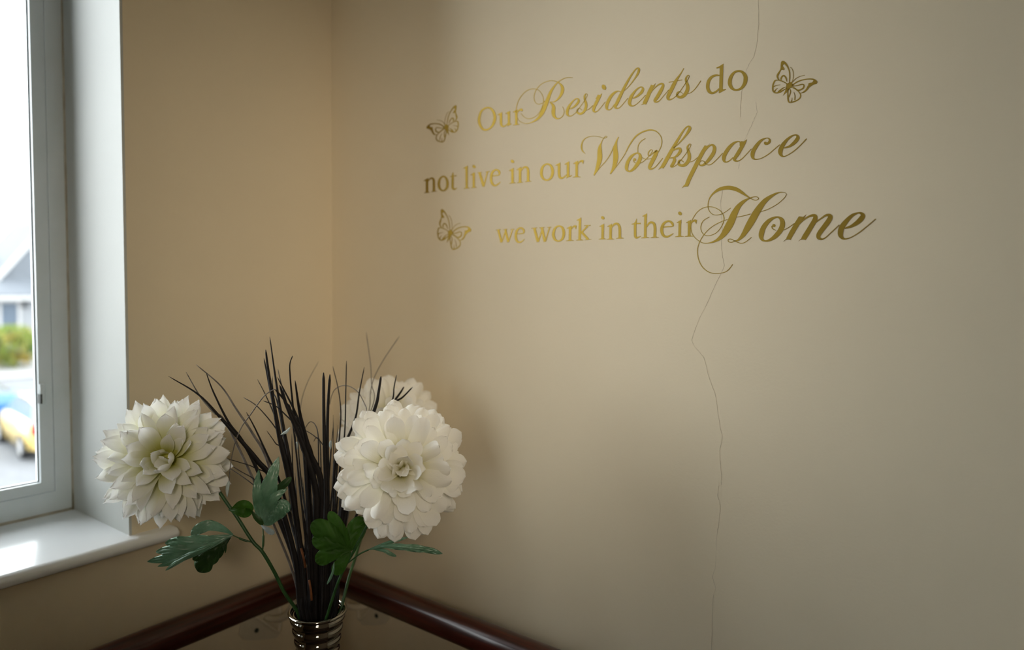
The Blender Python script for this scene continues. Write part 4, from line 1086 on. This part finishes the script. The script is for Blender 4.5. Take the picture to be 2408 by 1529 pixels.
def leaf_cloud(name, centre, rad, n, size, m, parent, seed):
    rr = random.Random(seed)
    V, Fc = [], []
    while len(Fc) < n:
        p = np.array([rr.uniform(-1, 1) for _ in range(3)])
        l = np.linalg.norm(p)
        if l > 1 or l < .45: continue
        q = np.array(centre) + p * np.array(rad)
        a = np.array([rr.gauss(0, 1) for _ in range(3)]); a /= np.linalg.norm(a)
        b = np.cross(a, [rr.gauss(0, 1) for _ in range(3)]); b /= np.linalg.norm(b)
        s_ = size * rr.uniform(.6, 1.3)
        k = len(V)
        V += [q - a * s_, q + b * s_ * .5, q + a * s_, q - b * s_ * .5]
        Fc.append((k, k + 1, k + 2, k + 3))
    o = mesh(name, V, Fc, m, parent); o['kind'] = 'stuff'
    return o
bs = empty('bush', (-38.6, 11.4, GZ + .1), 'green and orange bush in front of the white house', 'bush')
leaf_cloud('foliage', (-38.6, 11.4, GZ + 1.15), (1.1, 1.25, 1.05), 1500, .13, M['bush'], bs, 2)
for k in range(5):
    a = 1.26 * k
    tube('branch', [(-38.6, 11.4, GZ + .1), (-38.6 + .2 * math.cos(a), 11.4 + .2 * math.sin(a), GZ + .7), (-38.6 + .6 * math.cos(a), 11.4 + .6 * math.sin(a), GZ + 1.5)], [.04, .03, .015], M['bark'], bs, 6)
tr = empty('tree', (-62, 19.8, GZ + .1), 'bare thin-branched tree rising behind the house roof', 'tree')
def grow(p, d, l, r, lvl, acc, rr):
    q = p + d * l
    acc.append(([p, (p + q) / 2 + np.array([rr.uniform(-.05, .05) for _ in range(3)]) * l, q], r))
    if lvl == 0: return
    for _ in range(3):
        nd = d + np.array([rr.uniform(-.65, .65), rr.uniform(-.65, .65), rr.uniform(-.15, .45)])
        grow(q, nd / np.linalg.norm(nd), l * rr.uniform(.62, .8), r * .6, lvl - 1, acc, rr)
acc = []
grow(np.array([-62, 19.8, GZ + .1]), np.array([0, 0, 1.0]), 3.4, .16, 4, acc, random.Random(4))
for i, (pp, r_) in enumerate(acc):
    tube('trunk' if i == 0 else 'branch', pp, [r_, r_ * .85, r_ * .62], M['bark'], tr, 5)
sh = empty('shrub', (-58, 16.9, GZ + .1), 'small dark evergreen shrub above the roof line', 'shrub')
leaf_cloud('foliage', (-58, 16.9, GZ + 4.3), (.9, .8, 1.3), 700, .16, M['hedge'], sh, 9)
tube('trunk', [(-58, 16.9, GZ + .1), (-58, 16.9, GZ + 3.6)], .12, M['bark'], sh, 8)

def car(label, pos, heading, paint, L_=3.9, W_=1.7):
    """Hatchback: lofted body, glasshouse, roof, wheels and lamps. Local x forward, origin at ground centre."""
    h = math.atan2(heading[1], heading[0])
    root = empty('car', pos, label, 'car', 'cars parked in the street')
    Mx = Matrix.Translation(Vector(pos)) @ Matrix.Rotation(h, 4, 'Z')
    def put(name, V, Fc, m, par=root, smooth=True):
        return mesh(name, [tuple(Mx @ Vector(v)) for v in V], Fc, m, par, smooth)
    half = L_ / 2
    secs = [(-half, .42, .62, .62), (-half + .06, .30, .86, .76), (-half + .5, .22, .95, .84), (-half + 1.3, .20, .95, .85), (.35, .20, .93, .85), (1.0, .20, .90, .84), (half - .35, .24, .76, .78), (half - .06, .30, .64, .68), (half, .38, .54, .58)]
    V, Fc = [], []
    for x, zb, zt, hw in secs:
        V += [(x, -hw * .94, zb), (x, -hw, (zb + zt) / 2), (x, -hw * .93, zt), (x, 0, zt + .03), (x, hw * .93, zt), (x, hw, (zb + zt) / 2), (x, hw * .94, zb)]
    for i in range(len(secs) - 1):
        for k in range(7):
            k2 = (k + 1) % 7
            Fc.append((i * 7 + k, i * 7 + k2, (i + 1) * 7 + k2, (i + 1) * 7 + k))
    Fc += [tuple(range(6, -1, -1)), tuple((len(secs) - 1) * 7 + k for k in range(7))]
    put('body', V, Fc, paint)
    gl = [(-half + .12, .93, .70), (-half + .55, 1.36, .60), (.15, 1.40, .60), (1.05, .92, .70)]
    V = []
    for x, z_, hw in gl: V += [(x, -hw, z_), (x, hw, z_)]
    V += [(-half + .12, -.74, .90), (-half + .12, .74, .90), (1.05, -.74, .88), (1.05, .74, .88)]
    put('glasshouse', V, [(0, 1, 3, 2), (2, 3, 5, 4), (4, 5, 7, 6), (0, 2, 4, 6, 10, 8), (1, 9, 11, 7, 5, 3), (8, 9, 1, 0), (6, 7, 11, 10), (8, 10, 11, 9)], M['carglass'], smooth=False)
    rv = []
    for x, z_, hw in ((-half + .50, 1.37, .60), (-half + .9, 1.43, .61), (-.1, 1.45, .61), (.2, 1.40, .60)): rv += [(x, -hw, z_), (x, hw, z_), (x, -hw, z_ - .04), (x, hw, z_ - .04)]
    f = []
    for i in range(3):
        a = 4 * i; f += [(a, a + 1, a + 5, a + 4), (a + 2, a + 6, a + 7, a + 3), (a, a + 4, a + 6, a + 2), (a + 1, a + 3, a + 7, a + 5)]
    put('roof', rv, f + [(0, 2, 3, 1), (12, 13, 15, 14)], paint, smooth=False)
    for sx in (-half + .72, half - .75):
        for sy in (-1, 1):
            V, Fc = [], []
            n = 20
            for y, r in ((sy * .86, .30), (sy * .86, .20), (sy * .68, .30)):
                V += [(sx + r * math.cos(2 * math.pi * k / n), y, .30 + r * math.sin(2 * math.pi * k / n)) for k in range(n)]
            Fc += [(k, (k + 1) % n, n + (k + 1) % n, n + k) for k in range(n)] + [(k, 2 * n + k, 2 * n + (k + 1) % n, (k + 1) % n) for k in range(n)]
            w_ = put('wheel', V, Fc, M['tyre'])
            put('hubcap', [(sx + .2 * math.cos(2 * math.pi * k / n), sy * .862, .30 + .2 * math.sin(2 * math.pi * k / n)) for k in range(n)], [tuple(range(n))], M['fascia'], w_, False)
    for sy in (-1, 1):
        x0_ = -half - .01
        put('tail_lamp', [(x0_ + dx, sy * y, z_) for dx in (0, .12) for y, z_ in ((.50, .66), (.76, .66), (.74, .90), (.54, .90))], [(0, 1, 2, 3), (7, 6, 5, 4), (0, 4, 5, 1), (1, 5, 6, 2), (2, 6, 7, 3), (3, 7, 4, 0)], M['red'], smooth=False)
        put('headlamp', [(half - .25 + dx, sy * y, z_) for dx in (0, .14) for y, z_ in ((.40, .56), (.66, .54), (.66, .68), (.42, .70))], [(0, 1, 2, 3), (7, 6, 5, 4), (0, 4, 5, 1), (1, 5, 6, 2), (2, 6, 7, 3), (3, 7, 4, 0)], M['fascia'], smooth=False)
    put('bumper', [(-half - .05 + dx, y, z_) for dx in (0, .2) for y, z_ in ((-.72, .30), (.72, .30), (.72, .50), (-.72, .50))], [(3, 2, 1, 0), (4, 5, 6, 7), (0, 1, 5, 4), (1, 2, 6, 5), (2, 3, 7, 6), (3, 0, 4, 7)], paint, smooth=False)
    return root
# yellow car seen from its rear corner, blue car parked across behind it
hd = np.array([-.994, .11]); sdv = np.array([.11, .994])
A0 = np.array([-17.9, 5.30])
pc = A0 + hd * 1.95 + sdv * .80
car('yellow hatchback in the street with a red tail lamp', (pc[0], pc[1], GZ), hd, M['yellow'])
car('blue car parked across the street behind the yellow one', (-24.6, 5.9, GZ), (.16, .987), M['blue'], 4.1)
